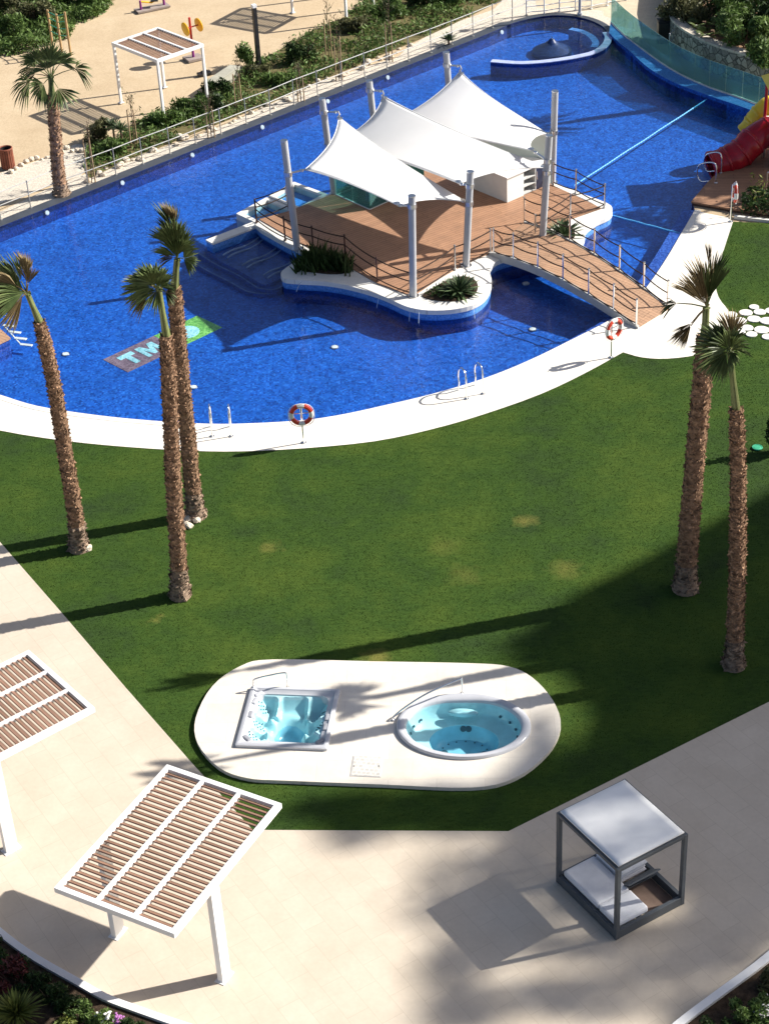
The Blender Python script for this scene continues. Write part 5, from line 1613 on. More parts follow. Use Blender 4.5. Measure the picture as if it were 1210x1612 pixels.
# ---------------------------------------------------------------- slatted pergolas
SLAT = M('red_brown_slat', (0.225, 0.130, 0.090), 0.5, 0.3, var=0.12, scale=2, island=0.12)
def pergola(label, o, yaw, w_, l_, h, legs, bays=3, nsl=27, bw=0.12, legw=(0.32, 0.12), group=None, along=True, sl=0.125, slh=0.026, tilt=31):
    """flat white frame with bays of thin slats; o: corner on the ground, beams along the w_ side"""
    t = thing('pergola', label, 'pergola', tuple(o), yaw, group)
    def q(x, y, z): return Vector(o) + Vector((math.cos(yaw) * x - math.sin(yaw) * y, math.sin(yaw) * x + math.cos(yaw) * y, z))
    hz = h - 0.065
    H2 = 0.13
    rotm = Matrix.Rotation(yaw, 3, 'Z')
    def bar(x0, x1, y0, y1, z0, z1, name, mt, bev=0.006):
        return MB().box(q((x0 + x1) / 2, (y0 + y1) / 2, (z0 + z1) / 2), (abs(x1 - x0), abs(y1 - y0), z1 - z0), rotm).build(name, mt, t, bevel=bev)
    bar(0, w_, 0, bw, h - H2, h, 'frame_beam', WHITE); bar(0, w_, l_ - bw, l_, h - H2, h, 'frame_beam', WHITE)
    bar(0, bw, bw + .001, l_ - bw - .001, h - H2, h, 'frame_beam', WHITE); bar(w_ - bw, w_, bw + .001, l_ - bw - .001, h - H2, h, 'frame_beam', WHITE)
    inn = l_ - 2 * bw
    mid = bw * 0.85
    bayl = (inn - (bays - 1) * mid) / bays
    for b_ in range(bays):
        y0 = bw + b_ * (bayl + mid)
        if b_:
            bar(bw + .001, w_ - bw - .001, y0 - mid, y0, h - H2 + 0.01, h - 0.004, 'cross_beam', WHITE)
        mb = MB()
        pitch = (w_ - 2 * bw) / nsl
        for k in range(nsl):
            x = bw + (k + 0.5) * pitch
            mb.box(q(x, y0 + bayl / 2, h - 0.06), (sl, bayl - 0.004, slh), rotm @ Matrix.Rotation(R_(tilt), 3, 'Y'))
        mb.build('slat_panel', SLAT, t)
    for (x, y, lx, ly) in legs:
        bar(x - lx / 2, x + lx / 2, y - ly / 2, y + ly / 2, 0.016, h - H2 - 0.001, 'post', WHITE, 0.01)
        bar(x - lx / 2 - 0.05, x + lx / 2 + 0.05, y - ly / 2 - 0.05, y + ly / 2 + 0.05, 0.013, 0.028, 'base_plate', WHITE, 0.0)
    return t
PGY = R_(60.0)
PO = G(274.2, 1470.4, 2.66); PO = Vector((PO.x, PO.y, 0))
def loc2(o, yaw, p):
    d = Vector(p) - Vector(o)
    return (d.x * math.cos(yaw) + d.y * math.sin(yaw), -d.x * math.sin(yaw) + d.y * math.cos(yaw))
L1, L2 = loc2(PO, PGY, G(341, 1534)), loc2(PO, PGY, G(163, 1460))
PW, PL = 3.99, 2.82
pergola('white slatted pergola seen whole on the plaza beside the hot tub terrace', PO, PGY, PW, PL, 2.66, [(L1[0], 0.075, 0.30, 0.13), (L2[0], PL - 0.075, 0.30, 0.13)], group='white slatted pergolas on the plaza')
C2, B2 = G(149.8, 1114, 2.66), G(47.8, 1024.5, 2.66)
ey2 = (B2 - C2); ey2.z = 0
yaw2 = math.atan2(ey2.y, ey2.x) - math.pi / 2
o2 = Vector((C2.x, C2.y, 0)) - Vector((math.cos(yaw2), math.sin(yaw2), 0)) * PW
o2.z = 0
L3 = loc2(o2, yaw2, G(16, 1338))
pergola('white slatted pergola cut off by the left frame edge', o2, yaw2, PW, PL, 2.66, [(L1[0], 0.075, 0.30, 0.13), (L2[0], PL - 0.075, 0.30, 0.13)], group='white slatted pergolas on the plaza')
print('legs', L1, L2, L3, PW, PL)

# ---------------------------------------------------------------- day bed
DY = R_(30.5); DO = G(968.7, 1481.7); DW, DL, DH = 1.80, 2.05, 2.0
db = thing('day_bed', 'grey framed outdoor day bed with a white canopy on the shaded plaza', 'day bed', tuple(DO), DY)
def dq(x, y, z): return DO + Vector((math.cos(DY) * x - math.sin(DY) * y, math.sin(DY) * x + math.cos(DY) * y, z))
drm = Matrix.Rotation(DY, 3, 'Z')
def dbox(x0, x1, y0, y1, z0, z1, name, mt, bev=0.008, par=None):
    return MB().box(dq((x0 + x1) / 2, (y0 + y1) / 2, (z0 + z1) / 2), (x1 - x0, y1 - y0, z1 - z0), drm).build(name, mt, par or db, bevel=bev)
pw = 0.095
for x in (0, DW - pw):
    for y in (0, DL - pw):
        dbox(x, x + pw, y, y + pw, 0.014, DH, 'corner_post', ANTHRA)
for (x0, x1, y0, y1) in ((pw, DW - pw, 0.004, pw - 0.004), (pw, DW - pw, DL - pw + 0.004, DL - 0.004), (0.004, pw - 0.004, pw, DL - pw), (DW - pw + 0.004, DW - 0.004, pw, DL - pw)):
    dbox(x0, x1, y0, y1, DH - 0.085, DH - 0.002, 'top_beam', ANTHRA)
    dbox(x0, x1, y0, y1, 0.02, 0.24, 'base_beam', ANTHRA)
dbox(0.70, 0.76, pw, DL - pw, 0.05, 0.2, 'base_beam', ANTHRA)
CANOPY = M('white_canopy_fabric', (0.80, 0.81, 0.81), 0.6, 0.2, var=0.03)
mb = MB()
n = 12; vs = []; fs = []
for i in range(n + 1):
    for j in range(n + 1):
        s, t_ = i / n, j / n
        vs.append(dq(0.06 + (DW - 0.12) * s, 0.06 + (DL - 0.12) * t_, DH + 0.045 - 0.055 * 16 * s * (1 - s) * t_ * (1 - t_) * 0.6))
for i in range(n):
    for j in range(n):
        a = i * (n + 1) + j
        fs.append((a, a + n + 1, a + n + 2, a + 1))
o = mb.add(vs, fs).build('canopy', CANOPY, db, True)
md = o.modifiers.new('thickness', 'SOLIDIFY'); md.thickness = 0.03; md.offset = -1
CUSH = M('white_cushion', (0.66, 0.67, 0.70), 0.85, 0.1, var=0.05, scale=6)
for (x0, x1, y0, y1, lb) in ((0.11, 0.93, 0.74, DL - 0.11, None), (0.11, 0.93, 0.11, 0.73, None)):
    dbox(x0, x1, y0, y1, 0.20, 0.36, 'mattress', CUSH, 0.045)
cu = [(0.95, 1.62, 1.05, DL - 0.12, 0.22, 0.33), (0.96, 1.60, 1.06, DL - 0.15, 0.332, 0.43), (0.97, 1.63, 1.04, DL - 0.13, 0.432, 0.53)]
for k, (x0, x1, y0, y1, z0, z1) in enumerate(cu):
    o = dbox(x0, x1, y0, y1, z0, z1, 'stacked_cushion', CUSH, 0.035, None)
    c_ = thing('seat_cushion', ['bottom white cushion of the stack on the day bed', 'middle white cushion of the stack on the day bed', 'top white cushion of the stack on the day bed'][k], 'cushion', tuple(dq((x0 + x1) / 2, (y0 + y1) / 2, z0)), DY, 'cushions stacked on the day bed')
    o.parent = c_; o.matrix_parent_inverse = wm(c_).inverted()
    o.name = 'pad'
    P = [dq(x0, y0, (z0 + z1) / 2), dq(x1, y0, (z0 + z1) / 2), dq(x1, y1, (z0 + z1) / 2), dq(x0, y1, (z0 + z1) / 2)]
    MB().tube(P + [P[0]], 0.012, 6).build('piping', CUSH, c_)
# hinged backrest board standing open beside the cushions
mb = MB()
mb.beam(dq(0.80, 0.86, 0.24), dq(1.74, 0.86, 0.24), 0.05, 0.04)
mb.build('hinge_bar', ANTHRA, db)
pm = [dq(0.86, 1.0, 0.27), dq(1.70, 1.0, 0.27), dq(1.74, 0.74, 0.47), dq(0.90, 0.74, 0.47)]
nn = (pm[1] - pm[0]).cross(pm[3] - pm[0]).normalized() * 0.03
mb = MB().add(pm + [p + nn for p in pm], [(3, 2, 1, 0), (4, 5, 6, 7), (0, 1, 5, 4), (1, 2, 6, 5), (2, 3, 7, 6), (3, 0, 4, 7)])
mb.build('lifted_board', ANTHRA, db)
dbox(0.97, 1.69, 0.12, 0.98, 0.016, 0.03, 'base_floor', M('dark_board', (0.20, 0.14, 0.11), 0.8, var=0.2), 0.0)

# ---------------------------------------------------------------- planting beds in the foreground corners
KZ = 0.22
ko = smooth(g2([(-60, 1405), (10, 1467), (62, 1504), (124, 1539), (169, 1564), (213, 1581), (300, 1611), (400, 1640)], KZ), 3)
k1 = thing('planter_kerb', 'white kerb wall curving round the planting bed at the bottom left', 'kerb', tuple(G(124, 1539)))
ki = offset(ko, -0.16)
MB().wall(offset(ko, -0.08), 0.16, 0.0, KZ).build('kerb_wall', WHITE, k1)
bed = ki + g2([(420, 1760), (-120, 1760), (-120, 1500)], 0.1)
tag(MB().sheet(bed, 0.15).build('planting_soil', SOIL), None, None, None, 'structure')
ko2 = smooth(g2([(1010, 1655), (1040, 1626), (1075, 1597), (1130, 1556), (1185, 1516), (1225, 1483), (1290, 1430)], KZ), 3)
k2_ = thing('planter_kerb', 'white kerb wall at the bottom right corner beyond the day bed', 'kerb', tuple(G(1130, 1556)))
ki2 = offset(ko2, -0.17)
MB().wall(offset(ko2, -0.085), 0.17, 0.0, KZ).build('kerb_wall', WHITE, k2_)
bed2 = ki2 + g2([(1400, 1500), (1400, 1750), (1050, 1750)], 0.1)
tag(MB().sheet(bed2, 0.15).build('planting_soil', SOIL), None, None, None, 'structure')
def px_shrub(name, label, cat, u, v, rx, ry, rz, n, leaf, mat, group=None, z=0.15):
    p = G(u, v, z)
    return shrub(name, label, cat, (p.x, p.y, z), rx, ry, rz, n, leaf, mat, group)
for k, (u, v, r_) in enumerate([(-22, 1496, .4), (2, 1517, .36), (26, 1535, .4), (52, 1556, .4), (80, 1572, .36), (104, 1588, .34)]):
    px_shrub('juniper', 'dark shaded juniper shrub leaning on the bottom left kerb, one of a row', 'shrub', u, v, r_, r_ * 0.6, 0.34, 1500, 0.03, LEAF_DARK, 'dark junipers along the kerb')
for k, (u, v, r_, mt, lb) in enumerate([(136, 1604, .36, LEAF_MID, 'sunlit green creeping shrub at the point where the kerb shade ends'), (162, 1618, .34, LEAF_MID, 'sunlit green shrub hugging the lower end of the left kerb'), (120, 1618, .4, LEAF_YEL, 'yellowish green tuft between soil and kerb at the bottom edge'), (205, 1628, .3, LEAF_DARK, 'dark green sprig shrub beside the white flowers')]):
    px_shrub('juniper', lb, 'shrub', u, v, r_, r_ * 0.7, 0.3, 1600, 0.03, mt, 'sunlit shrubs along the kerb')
px_shrub('red_leaf_bush', 'dull red leaved bush in the shaded bed at the bottom left', 'bush', 22, 1545, 0.45, 0.45, 0.4, 900, 0.04, M('red_leaf', (0.10, 0.022, 0.02), 0.6, var=0.4, scale=6, island=0.4))
c = G(28, 1606, 0.15)
rosette('yucca', 'bright spiky yucca tuft at the bottom left corner of the frame', (c.x, c.y, 0.25), 0.62, 60, LEAF_YEL, 0.8, 'yucca', None, 0.035)
FLOW = {'white': M('white_petal', (0.80, 0.78, 0.74), 0.7), 'pink': M('mauve_petal', (0.42, 0.16, 0.42), 0.7)}
def flowers(label, u, v, r, n, colr, nm='flower_bush'):
    p = G(u, v, 0.15)
    t = thing(nm, label, 'flowers', tuple(p))
    MB().leaves(blob_points(n, (p.x, p.y, 0.22), r, r, 0.3), 0.03).build('foliage', LEAF_MID, t)
    mb = MB()
    for q in blob_points(n // 4, (p.x, p.y, 0.32), r, r, 0.3):
        mb.lathe([(0.0, -0.008), (0.028, 0.004), (0.012, 0.012), (0, 0.006)], tuple(q), 6)
    mb.build('blossom', FLOW[colr], t)
flowers('low white flowering plant at the end of the bottom left kerb', 168, 1618, 0.2, 500, 'white')
flowers('small mauve flowering plant at the end of the bottom left kerb', 190, 1621, 0.13, 300, 'pink')
flowers('white flowering bush in the bottom right corner', 1204, 1592, 0.36, 900, 'white')
px_shrub('low_shrub', 'dark green low shrub beside the white flowers in the bottom right corner', 'shrub', 1172, 1606, 0.42, 0.4, 0.35, 1500, 0.035, LEAF_MID, 'shrubs in the bottom right bed')
px_shrub('low_shrub', 'olive low shrub just inside the bottom right kerb', 'shrub', 1216, 1552, 0.32, 0.32, 0.3, 1200, 0.035, LEAF_OLIVE, 'shrubs in the bottom right bed')
px_shrub('low_shrub', 'small dark shrub at the very bottom beside the right kerb', 'shrub', 1125, 1632, 0.36, 0.36, 0.3, 1200, 0.03, LEAF_DARK, 'shrubs in the bottom right bed')
#@@MORE3
# ---------------------------------------------------------------- the playground beyond the pool
# railing along the far pool edge
rp_px = [(-46, 365), (2, 346), (49, 327), (95, 307), (139, 291), (183, 275), (225, 258), (268, 242), (308, 226), (348, 211), (388, 195), (426, 181), (463, 165), (500, 151), (538, 136), (574, 122), (609, 109), (643, 96), (678, 83), (711, 70), (744, 57), (775, 44), (806, 32), (828, 24)]
RAILM = M('weathered_steel', (0.30, 0.30, 0.29), 0.45, 0.4, 0.3, var=0.1)
t = rail_run('edge_railing', 'long steel railing on the gravel edge along the far side of the pool', rp_px, h=1.0, z=0.0, ropes=(0.55,), sag=0.0, rmat=RAILM, mat=RAILM, pr=0.02)
mb = MB()
pts = [G(u, v, 1.04) for u, v in rp_px]
pts = [G(u, v) + Vector((0, 0, 1.05)) for u, v in rp_px]
mb.tube(pts, 0.018, 8)
mb.build('top_rail', M('pale_weathered_steel', (0.5, 0.5, 0.47), 0.4, 0.4, 0.2), t)
# white balustrade at the top of the frame, lamp pole, bin
wb = [G(u, v) for u, v in ((828, 24), (856, 22), (880, 18), (905, 16), (930, 14), (955, 9), (985, 0))]
t = rail_run('white_balustrade', 'white metal balustrade on the paved terrace above the round pool end', wb, h=0.95, z=0.0, ropes=(1.0, 0.7, 0.42, 0.15), sag=0.0, mat=WHITE, rmat=WHITE)
p = G(912, 24)
t = thing('lamp_pole', 'slim grey lamp pole behind the round shallow end, top out of frame', 'lamp pole', tuple(p))
MB().cyl(p, p + Vector((0, 0, 3.6)), 0.07, 0.06, 14).build('pole', MASTM, t, True)
MB().cyl(p, p + Vector((0, 0, 0.12)), 0.12, 0.12, 14).build('base', MASTM, t)
MB().lathe([(0.08, 0), (0.2, 0.05), (0.2, 0.12), (0.05, 0.2), (0, 0.2)], tuple(p + Vector((0, 0, 3.6))), 18).build('lamp_head', MASTM, t, True)
p = G(1043, 66)
t = thing('litter_bin', 'black square bin on the terrace behind the glass balustrade', 'bin', tuple(p))
MB().box(p + Vector((0, 0, 0.45)), (0.5, 0.45, 0.9)).build('bin_body', BLACK, t, bevel=0.03)
MB().box(p + Vector((0, 0, 0.95)), (0.56, 0.5, 0.07)).build('lid', BLACK, t, bevel=0.02)
t = rail_run('stair_rail', 'dark steel stair rail beside the black bin behind the glass', [G(1062, 60), G(1060, 78), G(1052, 90)], h=0.95, z=0.0, ropes=(1.0, 0.6, 0.3), sag=0.0, mat=GREYMETAL, rmat=GREYMETAL)
# curved stone wall with shrubs above
def rubble():
    m, b = base_mat('grey_rubble_stone', 0.95, 0.15)
    n, l = ndz(m)
    v = pos_node(n, l)
    vo = n.new('ShaderNodeTexVoronoi'); vo.inputs['Scale'].default_value = 3.6
    l.new(v, vo.inputs['Vector'])
    sp = n.new('ShaderNodeSeparateColor'); l.new(vo.outputs['Color'], sp.inputs['Color'])
    c = ramp(n, l, sp.outputs[0], [(0, (0.22, 0.20, 0.18)), (0.5, (0.36, 0.33, 0.29)), (1, (0.50, 0.46, 0.40))])
    ve = n.new('ShaderNodeTexVoronoi'); ve.feature = 'DISTANCE_TO_EDGE'; ve.inputs['Scale'].default_value = 3.6
    l.new(v, ve.inputs['Vector'])
    c = mixc(n, l, ramp(n, l, ve.outputs['Distance'], [(0.02, (0, 0, 0)), (0.09, (1, 1, 1))]), (0.10, 0.09, 0.08), c)
    r = ramp(n, l, noise(n, l, v, 9, 5, 0.7), [(0.3, (0.7, 0.7, 0.7)), (0.7, (1.2, 1.2, 1.2))])
    l.new(mixc(n, l, 1.0, c, r, 'MULTIPLY'), b.inputs['Base Color'])
    bump(n, l, b, ve.outputs['Distance'], 0.8, 0.05)
    return m
STONEW = rubble()
swl = smooth(g2([(1056, 62), (1066, 78), (1090, 96), (1130, 115), (1180, 130), (1260, 150)]), 5)
sw = thing('stone_wall', 'curved grey rubble retaining wall behind the glass balustrade', 'wall', (*swl[12], 0))
MB().wall(swl, 0.35, -0.1, 1.15).build('wall_body', STONEW, sw)
mb = MB()
cl_ = resample(swl, 0.75)
for a, b in zip(cl_, cl_[1:]):
    d = (b - a).normalized() * 0.012
    mb.wall([a + d, b - d], 0.45, 1.152, 1.24)
mb.build('coping', M('pale_cap_stone', (0.56, 0.50, 0.41), 0.85, var=0.2, scale=2), sw)
bedp = offset(swl, 0.2)
bed3 = bedp + g2([(1400, 60), (1400, -120), (1060, -120), (1052, -20)], 1.0)
tag(MB().sheet(bed3, 1.0).build('upper_bed', M('red_earth', (0.25, 0.15, 0.085), 0.95, var=0.3, scale=3, bmp=0.5)), None, None, None, 'structure')
for k, (u, v, s, h_, mt, lb) in enumerate([
        (1092, 22, 1.3, 1.1, LEAF_OLIVE, 'olive green shrub at the top of the stone wall beside the paved terrace'),
        (1135, 30, 1.2, 1.2, LEAF_MID, 'mid green shrub in the raised bed behind the stone wall'),
        (1172, 62, 1.3, 1.3, LEAF_MID, 'bright green round shrub right above the stone wall'),
        (1205, 40, 1.2, 1.3, LEAF_DARK, 'dark green shrub at the right frame edge above the stone wall'),
        (1210, 85, 0.9, 0.9, LEAF_MID, 'small green shrub at the frame edge close to the wall coping'),
        (1165, 12, 1.4, 1.4, LEAF_DARK, 'dark shrub at the top right frame edge')]):
    px_shrub('garden_shrub', lb, 'shrub', u, v + 10, s, s, h_, 3200, 0.075, mt, 'shrubs above the stone wall', z=1.0)
p = G(1135, 70, 1.0)
for k, (u, v) in enumerate([(1120, 62), (1107, 48)]):
    p = G(u, v, 1.0)
    t = thing('fan_palm_bush', 'small broad leaved palm bush just above the stone wall' if k == 0 else 'small palm bush near the paved terrace corner', 'bush', tuple(p), 0, 'palm bushes above the wall')
    mb = MB()
    for a, b_, c_ in [(math.cos(x * 2.4), math.sin(x * 2.4), 0.5 + 0.3 * (x % 3)) for x in range(9)]:
        d = Vector((a, b_, c_)).normalized()
        fan(mb, p + d * 0.45, d, d.cross(Vector((0, 0, 1))), 0.5, 2.0, 0.3, 16)
    mb.build('fronds', FROND, t)
    MB().cyl(p, p + Vector((0, 0, 0.4)), 0.1, 0.08, 10).build('stem', BARK, t)
t = rail_run('white_balustrade', 'white railing among the shrubs at the top right frame edge', [G(1140, -6, 1.0), G(1165, 2, 1.0), G(1200, 12, 1.0), G(1240, 20, 1.0)], h=1.0, ropes=(1.0, 0.5), sag=0, mat=WHITE, rmat=WHITE)

# white slatted pergolas on the sand (tall, four posts)
FO, FY, FWD, FL, FH = G(258, 188), R_(40.8), 2.36, 3.07, 2.59
def far_pergola(label, o, yaw):
    # beams run along the FL side, so turn the builder by 90 degrees
    o_ = Vector(o) + Vector((math.cos(yaw), math.sin(yaw), 0)) * FWD
    e = 0.06
    return pergola(label, o_, yaw + math.pi / 2, FL, FWD, FH, [(e, e, 0.1, 0.1), (FL - e, e, 0.1, 0.1), (e, FWD - e, 0.1, 0.1), (FL - e, FWD - e, 0.1, 0.1)], 3, 19, 0.10, group='four-post pergolas on the sand', sl=0.06, slh=0.03, tilt=0)
fo = G(247, 94.6, FH)
far_pergola('white four-post pergola standing whole on the sandy playground', (fo.x, fo.y, 0), FY)
d1, d2 = G(546, 36), G(466, 22)
yaw3 = math.atan2((d2 - d1).y, (d2 - d1).x) - math.pi / 2
far_pergola('white four-post pergola at the top frame edge, only posts and shadow showing', (d1.x, d1.y, 0), yaw3)

# outdoor exercise gear
PURP, REDP = M('purple_paint', (0.22, 0.03, 0.20), 0.4), M('red_paint', (0.45, 0.03, 0.03), 0.4)
PADM = M('grey_pad', (0.30, 0.25, 0.22), 0.8, var=0.2)
b = G(305, 93)
t = thing('disc_exerciser', 'outdoor exerciser with two large yellow discs on a red and purple post', 'exercise machine', tuple(b))
MB().box(b + Vector((0, 0, 0.05)), (0.75, 0.65, 0.1), Matrix.Rotation(0.5, 3, 'Z')).build('base_pad', PADM, t)
MB().cyl(b + Vector((0, 0, 0.1)), b + Vector((0, 0, 0.6)), 0.06, 0.055, 12).build('lower_post', PURP, t)
MB().cyl(b + Vector((0, 0, 0.6)), b + Vector((0, 0, 1.85)), 0.055, 0.05, 12).build('upper_post', REDP, t)
YEL = M('yellow_disc_paint', (0.75, 0.42, 0.01), 0.4, var=0.1)
for (u, v, dy) in ((313, 39, 0.25), (292, 46, -0.25)):
    c = RP(u, v, b.y + dy)
    ax = Vector((0.75, 0.55 if dy > 0 else -0.2, 0.1)).normalized() if dy > 0 else Vector((0.75, 0.5, 0.1)).normalized()
    pr = [c - ax * 0.03, c + ax * 0.03]
    MB().tube([c - ax * 0.035, c - ax * 0.02, c + ax * 0.02, c + ax * 0.035], [0.26, 0.30, 0.30, 0.26], 28).build('disc', YEL, t, True)
    MB().cyl(c, Vector((b.x, b.y, c.z)), 0.03, 0.03, 8).build('axle', REDP, t)
    MB().torus(c + ax * 0.05, ax, 0.1, 0.02, 16, 6).build('grip', BLACK, t)
b = G(240, 14)
t = thing('rower_exerciser', 'low purple outdoor exercise machine on a flat pad at the top of the frame', 'exercise machine', tuple(b))
MB().box(b + Vector((0, 0, 0.04)), (1.6, 0.6, 0.08), Matrix.Rotation(0.45, 3, 'Z')).build('base_pad', PADM, t)
e = Vector((math.cos(0.45), math.sin(0.45), 0))
MB().cyl(b - e * 0.55, b - e * 0.55 + Vector((0, 0, 0.5)), 0.06, 0.05, 10).build('front_post', PURP, t)
MB().cyl(b + e * 0.6, b + e * 0.6 + Vector((0, 0, 0.75)), 0.06, 0.05, 10).build('rear_post', PURP, t)
MB().tube([b - e * 0.55 + Vector((0, 0, 0.45)), b + Vector((0, 0, 0.3)), b + e * 0.6 + Vector((0, 0, 0.5))], 0.04, 8).build('yellow_bar', YEL, t)
MB().box(b + e * 0.15 + Vector((0, 0, 0.38)), (0.35, 0.3, 0.06)).build('seat', BLACK, t, bevel=0.02)
# wooden climbing frame with green rungs
t = thing('climbing_frame', 'wooden climbing frame with green rungs in the top left bushes', 'climbing frame', tuple(G(95, 70)))
WP = M('pine_post', (0.42, 0.28, 0.14), 0.8, var=0.2, scale=4)
posts = [(G(84, 76), 1.75), (G(98, 83), 1.75), (G(112, 87), 1.95)]
for p, h_ in posts:
    MB().cyl(p, p + Vector((0, 0, h_)), 0.055, 0.05, 10).build('post', WP, t, True)
for (pa, ha), (pb, hb) in zip(posts, posts[1:]):
    for f in (0.45, 0.62, 0.79, 0.95):
        MB().cyl(pa + Vector((0, 0, ha * f)), pb + Vector((0, 0, hb * f)), 0.022, 0.022, 8).build('rung', M('green_rung', (0.03, 0.28, 0.18), 0.4), t)
# black light column, litter bin, planter box, cushion
p = G(408, 106)
t = thing('light_column', 'tall black light column with a pale cap on the sand', 'light column', tuple(p))
MB().box(p + Vector((0, 0, 1.3)), (0.17, 0.17, 2.6), Matrix.Rotation(0.5, 3, 'Z')).build('column', BLACK, t, bevel=0.01)
MB().box(p + Vector((0, 0, 2.68)), (0.19, 0.19, 0.14), Matrix.Rotation(0.5, 3, 'Z')).build('lamp_cap', LIGHTPLASTIC, t, bevel=0.01)
MB().box(p + Vector((0, 0, 0.02)), (0.3, 0.3, 0.04), Matrix.Rotation(0.5, 3, 'Z')).build('base_plate', ANTHRA, t)
p = G(14, 264)
t = thing('litter_bin', 'red brown slatted round litter bin on the gravel at the left frame edge', 'bin', tuple(p))
BINW = M('red_brown_wood', (0.22, 0.07, 0.04), 0.7, var=0.25, scale=5, island=0.25)
mb = MB()
for k in range(18):
    a = 2 * math.pi * k / 18
    d = Vector((math.cos(a), math.sin(a), 0))
    mb.box(p + d * 0.25 + Vector((0, 0, 0.42)), (0.03, 0.07, 0.78), Matrix.Rotation(a, 3, 'Z'))
mb.build('slats', BINW, t)
MB().lathe([(0.0, 0.06), (0.22, 0.06), (0.22, 0.78), (0.19, 0.78), (0.19, 0.12), (0, 0.12)], tuple(p), 20).build('liner', BLACK, t)
MB().torus(p + Vector((0, 0, 0.8)), (0, 0, 1), 0.25, 0.03, 20, 6).build('rim', BINW, t)
a, b = G(330, 148), G(372, 120)
t = thing('planter_box', 'grey concrete bench block at the edge of the bushes by the pergola post', 'block', tuple(a))
MB().beam(a + Vector((0, 0, 0.22)), b + Vector((0, 0, 0.22)), 0.45, 0.44).build('block_body', M('grey_green_concrete', (0.36, 0.35, 0.29), 0.9, var=0.15), t, bevel=0.02)
MB().beam(a + Vector((0, 0, 0.46)), b + Vector((0, 0, 0.46)), 0.5, 0.04).build('block_top', M('grey_green_concrete', (0.36, 0.35, 0.29), 0.9, var=0.15), t)
b = G(322, 118)
t = thing('rubber_step', 'small dark low step lying on the sand beside the pergola post', 'step', tuple(b))
MB().box(b + Vector((0, 0, 0.06)), (0.6, 0.3, 0.12), Matrix.Rotation(0.35, 3, 'Z')).build('step_body', BLACK, t, bevel=0.02)
MB().box(b + Vector((0.02, 0.01, 0.15)), (0.3, 0.2, 0.05), Matrix.Rotation(0.35, 3, 'Z')).build('pad', M('dark_rubber', (0.03, 0.03, 0.035), 0.8), t, bevel=0.01)

# planted band between sand and railing: ground cover is stuff, bushes and staked saplings are things
band = g2([(132, 262), (142, 222), (178, 226), (212, 190), (250, 183), (300, 168), (322, 140), (368, 132), (385, 108), (440, 78), (498, 46), (540, 28), (575, 0), (585, -30), (800, -30), (790, 0), (745, 22), (700, 44), (650, 66), (600, 86), (560, 104), (500, 128), (430, 160), (370, 184), (300, 212), (230, 240), (180, 262), (140, 282)])
def cover(name, label, poly, dens, mat, leaf, h0, h1, clump=0.9):
    ar = abs(area2(poly))
    x, y = scatter(poly, int(dens * ar * 1.6))
    hgt = (np.sin(x * 2.1 + 0.7 * np.sin(y * 1.7)) + np.sin(y * 2.7 + x * 0.8) + nrs.normal(0, 0.5, len(x)))
    k = hgt > -clump
    x, y, hgt = x[k], y[k], hgt[k]
    z = nrs.uniform(0, 1, len(x)) ** 1.3 * (h0 + (h1 - h0) * np.clip((hgt + 1) / 3, 0, 1))
    o = MB().leaves(list(zip(x, y, z)), leaf).build(name, mat)
    tag(o, label, 'ground cover', None, 'stuff')
    return o
tag(MB().sheet(band, -0.004).build('planting_strip', M('strip_earth', (0.13, 0.11, 0.045), 0.95, var=0.4, scale=5)), None, None, None, 'structure')
cover('ground_cover', 'mixed low green planting between the playground sand and the far railing', band, 420, LEAF_MID, 0.06, 0.12, 0.45, 0.9)
cover('ground_cover', 'dry yellowish tufts among the low planting by the far railing', band, 70, LEAF_OLIVE, 0.06, 0.1, 0.4, 0.2)
tl = g2([(-60, 92), (-60, -40), (185, -40), (180, 5), (160, 25), (120, 40), (110, 60), (60, 78), (0, 92)])
cover('ground_cover', 'dense green ground cover in the top left corner beyond the climbing frame', tl, 260, LEAF_MID, 0.075, 0.2, 0.7, 1.5)
bl_ = [(20, 62, 1.0, .9, LEAF_MID, 'green bush left of the wooden climbing frame'), (52, 40, 1.1, 1.1, LEAF_OLIVE, 'olive brown bush behind the wooden climbing frame'), (15, 20, 1.2, 1.2, LEAF_OLIVE, 'brownish bush at the top left frame corner'), (140, 12, 1.0, .8, LEAF_MID, 'green bush at the top frame edge right of the climbing frame'), (88, 10, 1.0, 1.0, LEAF_DARK, 'dark bush at the top frame edge above the climbing frame'),
       (393, 104, 0.62, 1.0, LEAF_MID, 'round green bush beside the black light column'), (478, 98, 0.75, 1.0, LEAF_DARK, 'dark round bush between two staked saplings'), (345, 150, 0.7, 0.6, LEAF_DARK, 'dark bush in front of the concrete block'), (300, 178, 0.8, 0.6, LEAF_MID, 'green bush hiding the foot of the pergola post'), (262, 196, 0.8, 0.5, LEAF_MID, 'spreading green bush below the front pergola post'), (160, 222, 0.7, 0.7, LEAF_OLIVE, 'dry brown bush left of the small yuccas'), (180, 240, 0.8, 0.5, LEAF_MID, 'green bush in front of the dry brown bush'), (405, 120, 0.6, 0.4, LEAF_OLIVE, 'grey olive low bush at the foot of the light column'), (560, 46, 0.8, 0.6, LEAF_OLIVE, 'grey green mound bush near the second pergola post'), (610, 26, 0.9, 0.8, LEAF_MID, 'green bush at the top of the frame among the planting'), (675, 8, 1.0, 1.2, LEAF_DARK, 'dark bush at the top frame edge, centre'), (725, 2, 1.0, 1.0, LEAF_MID, 'green bush at the top frame edge right of centre'), (440, 130, 0.7, 0.5, LEAF_MID, 'low green bush by the railing under the dark round bush'), (330, 170, .7, .5, LEAF_DARK, 'dark low bush right of the pergola post foot')]
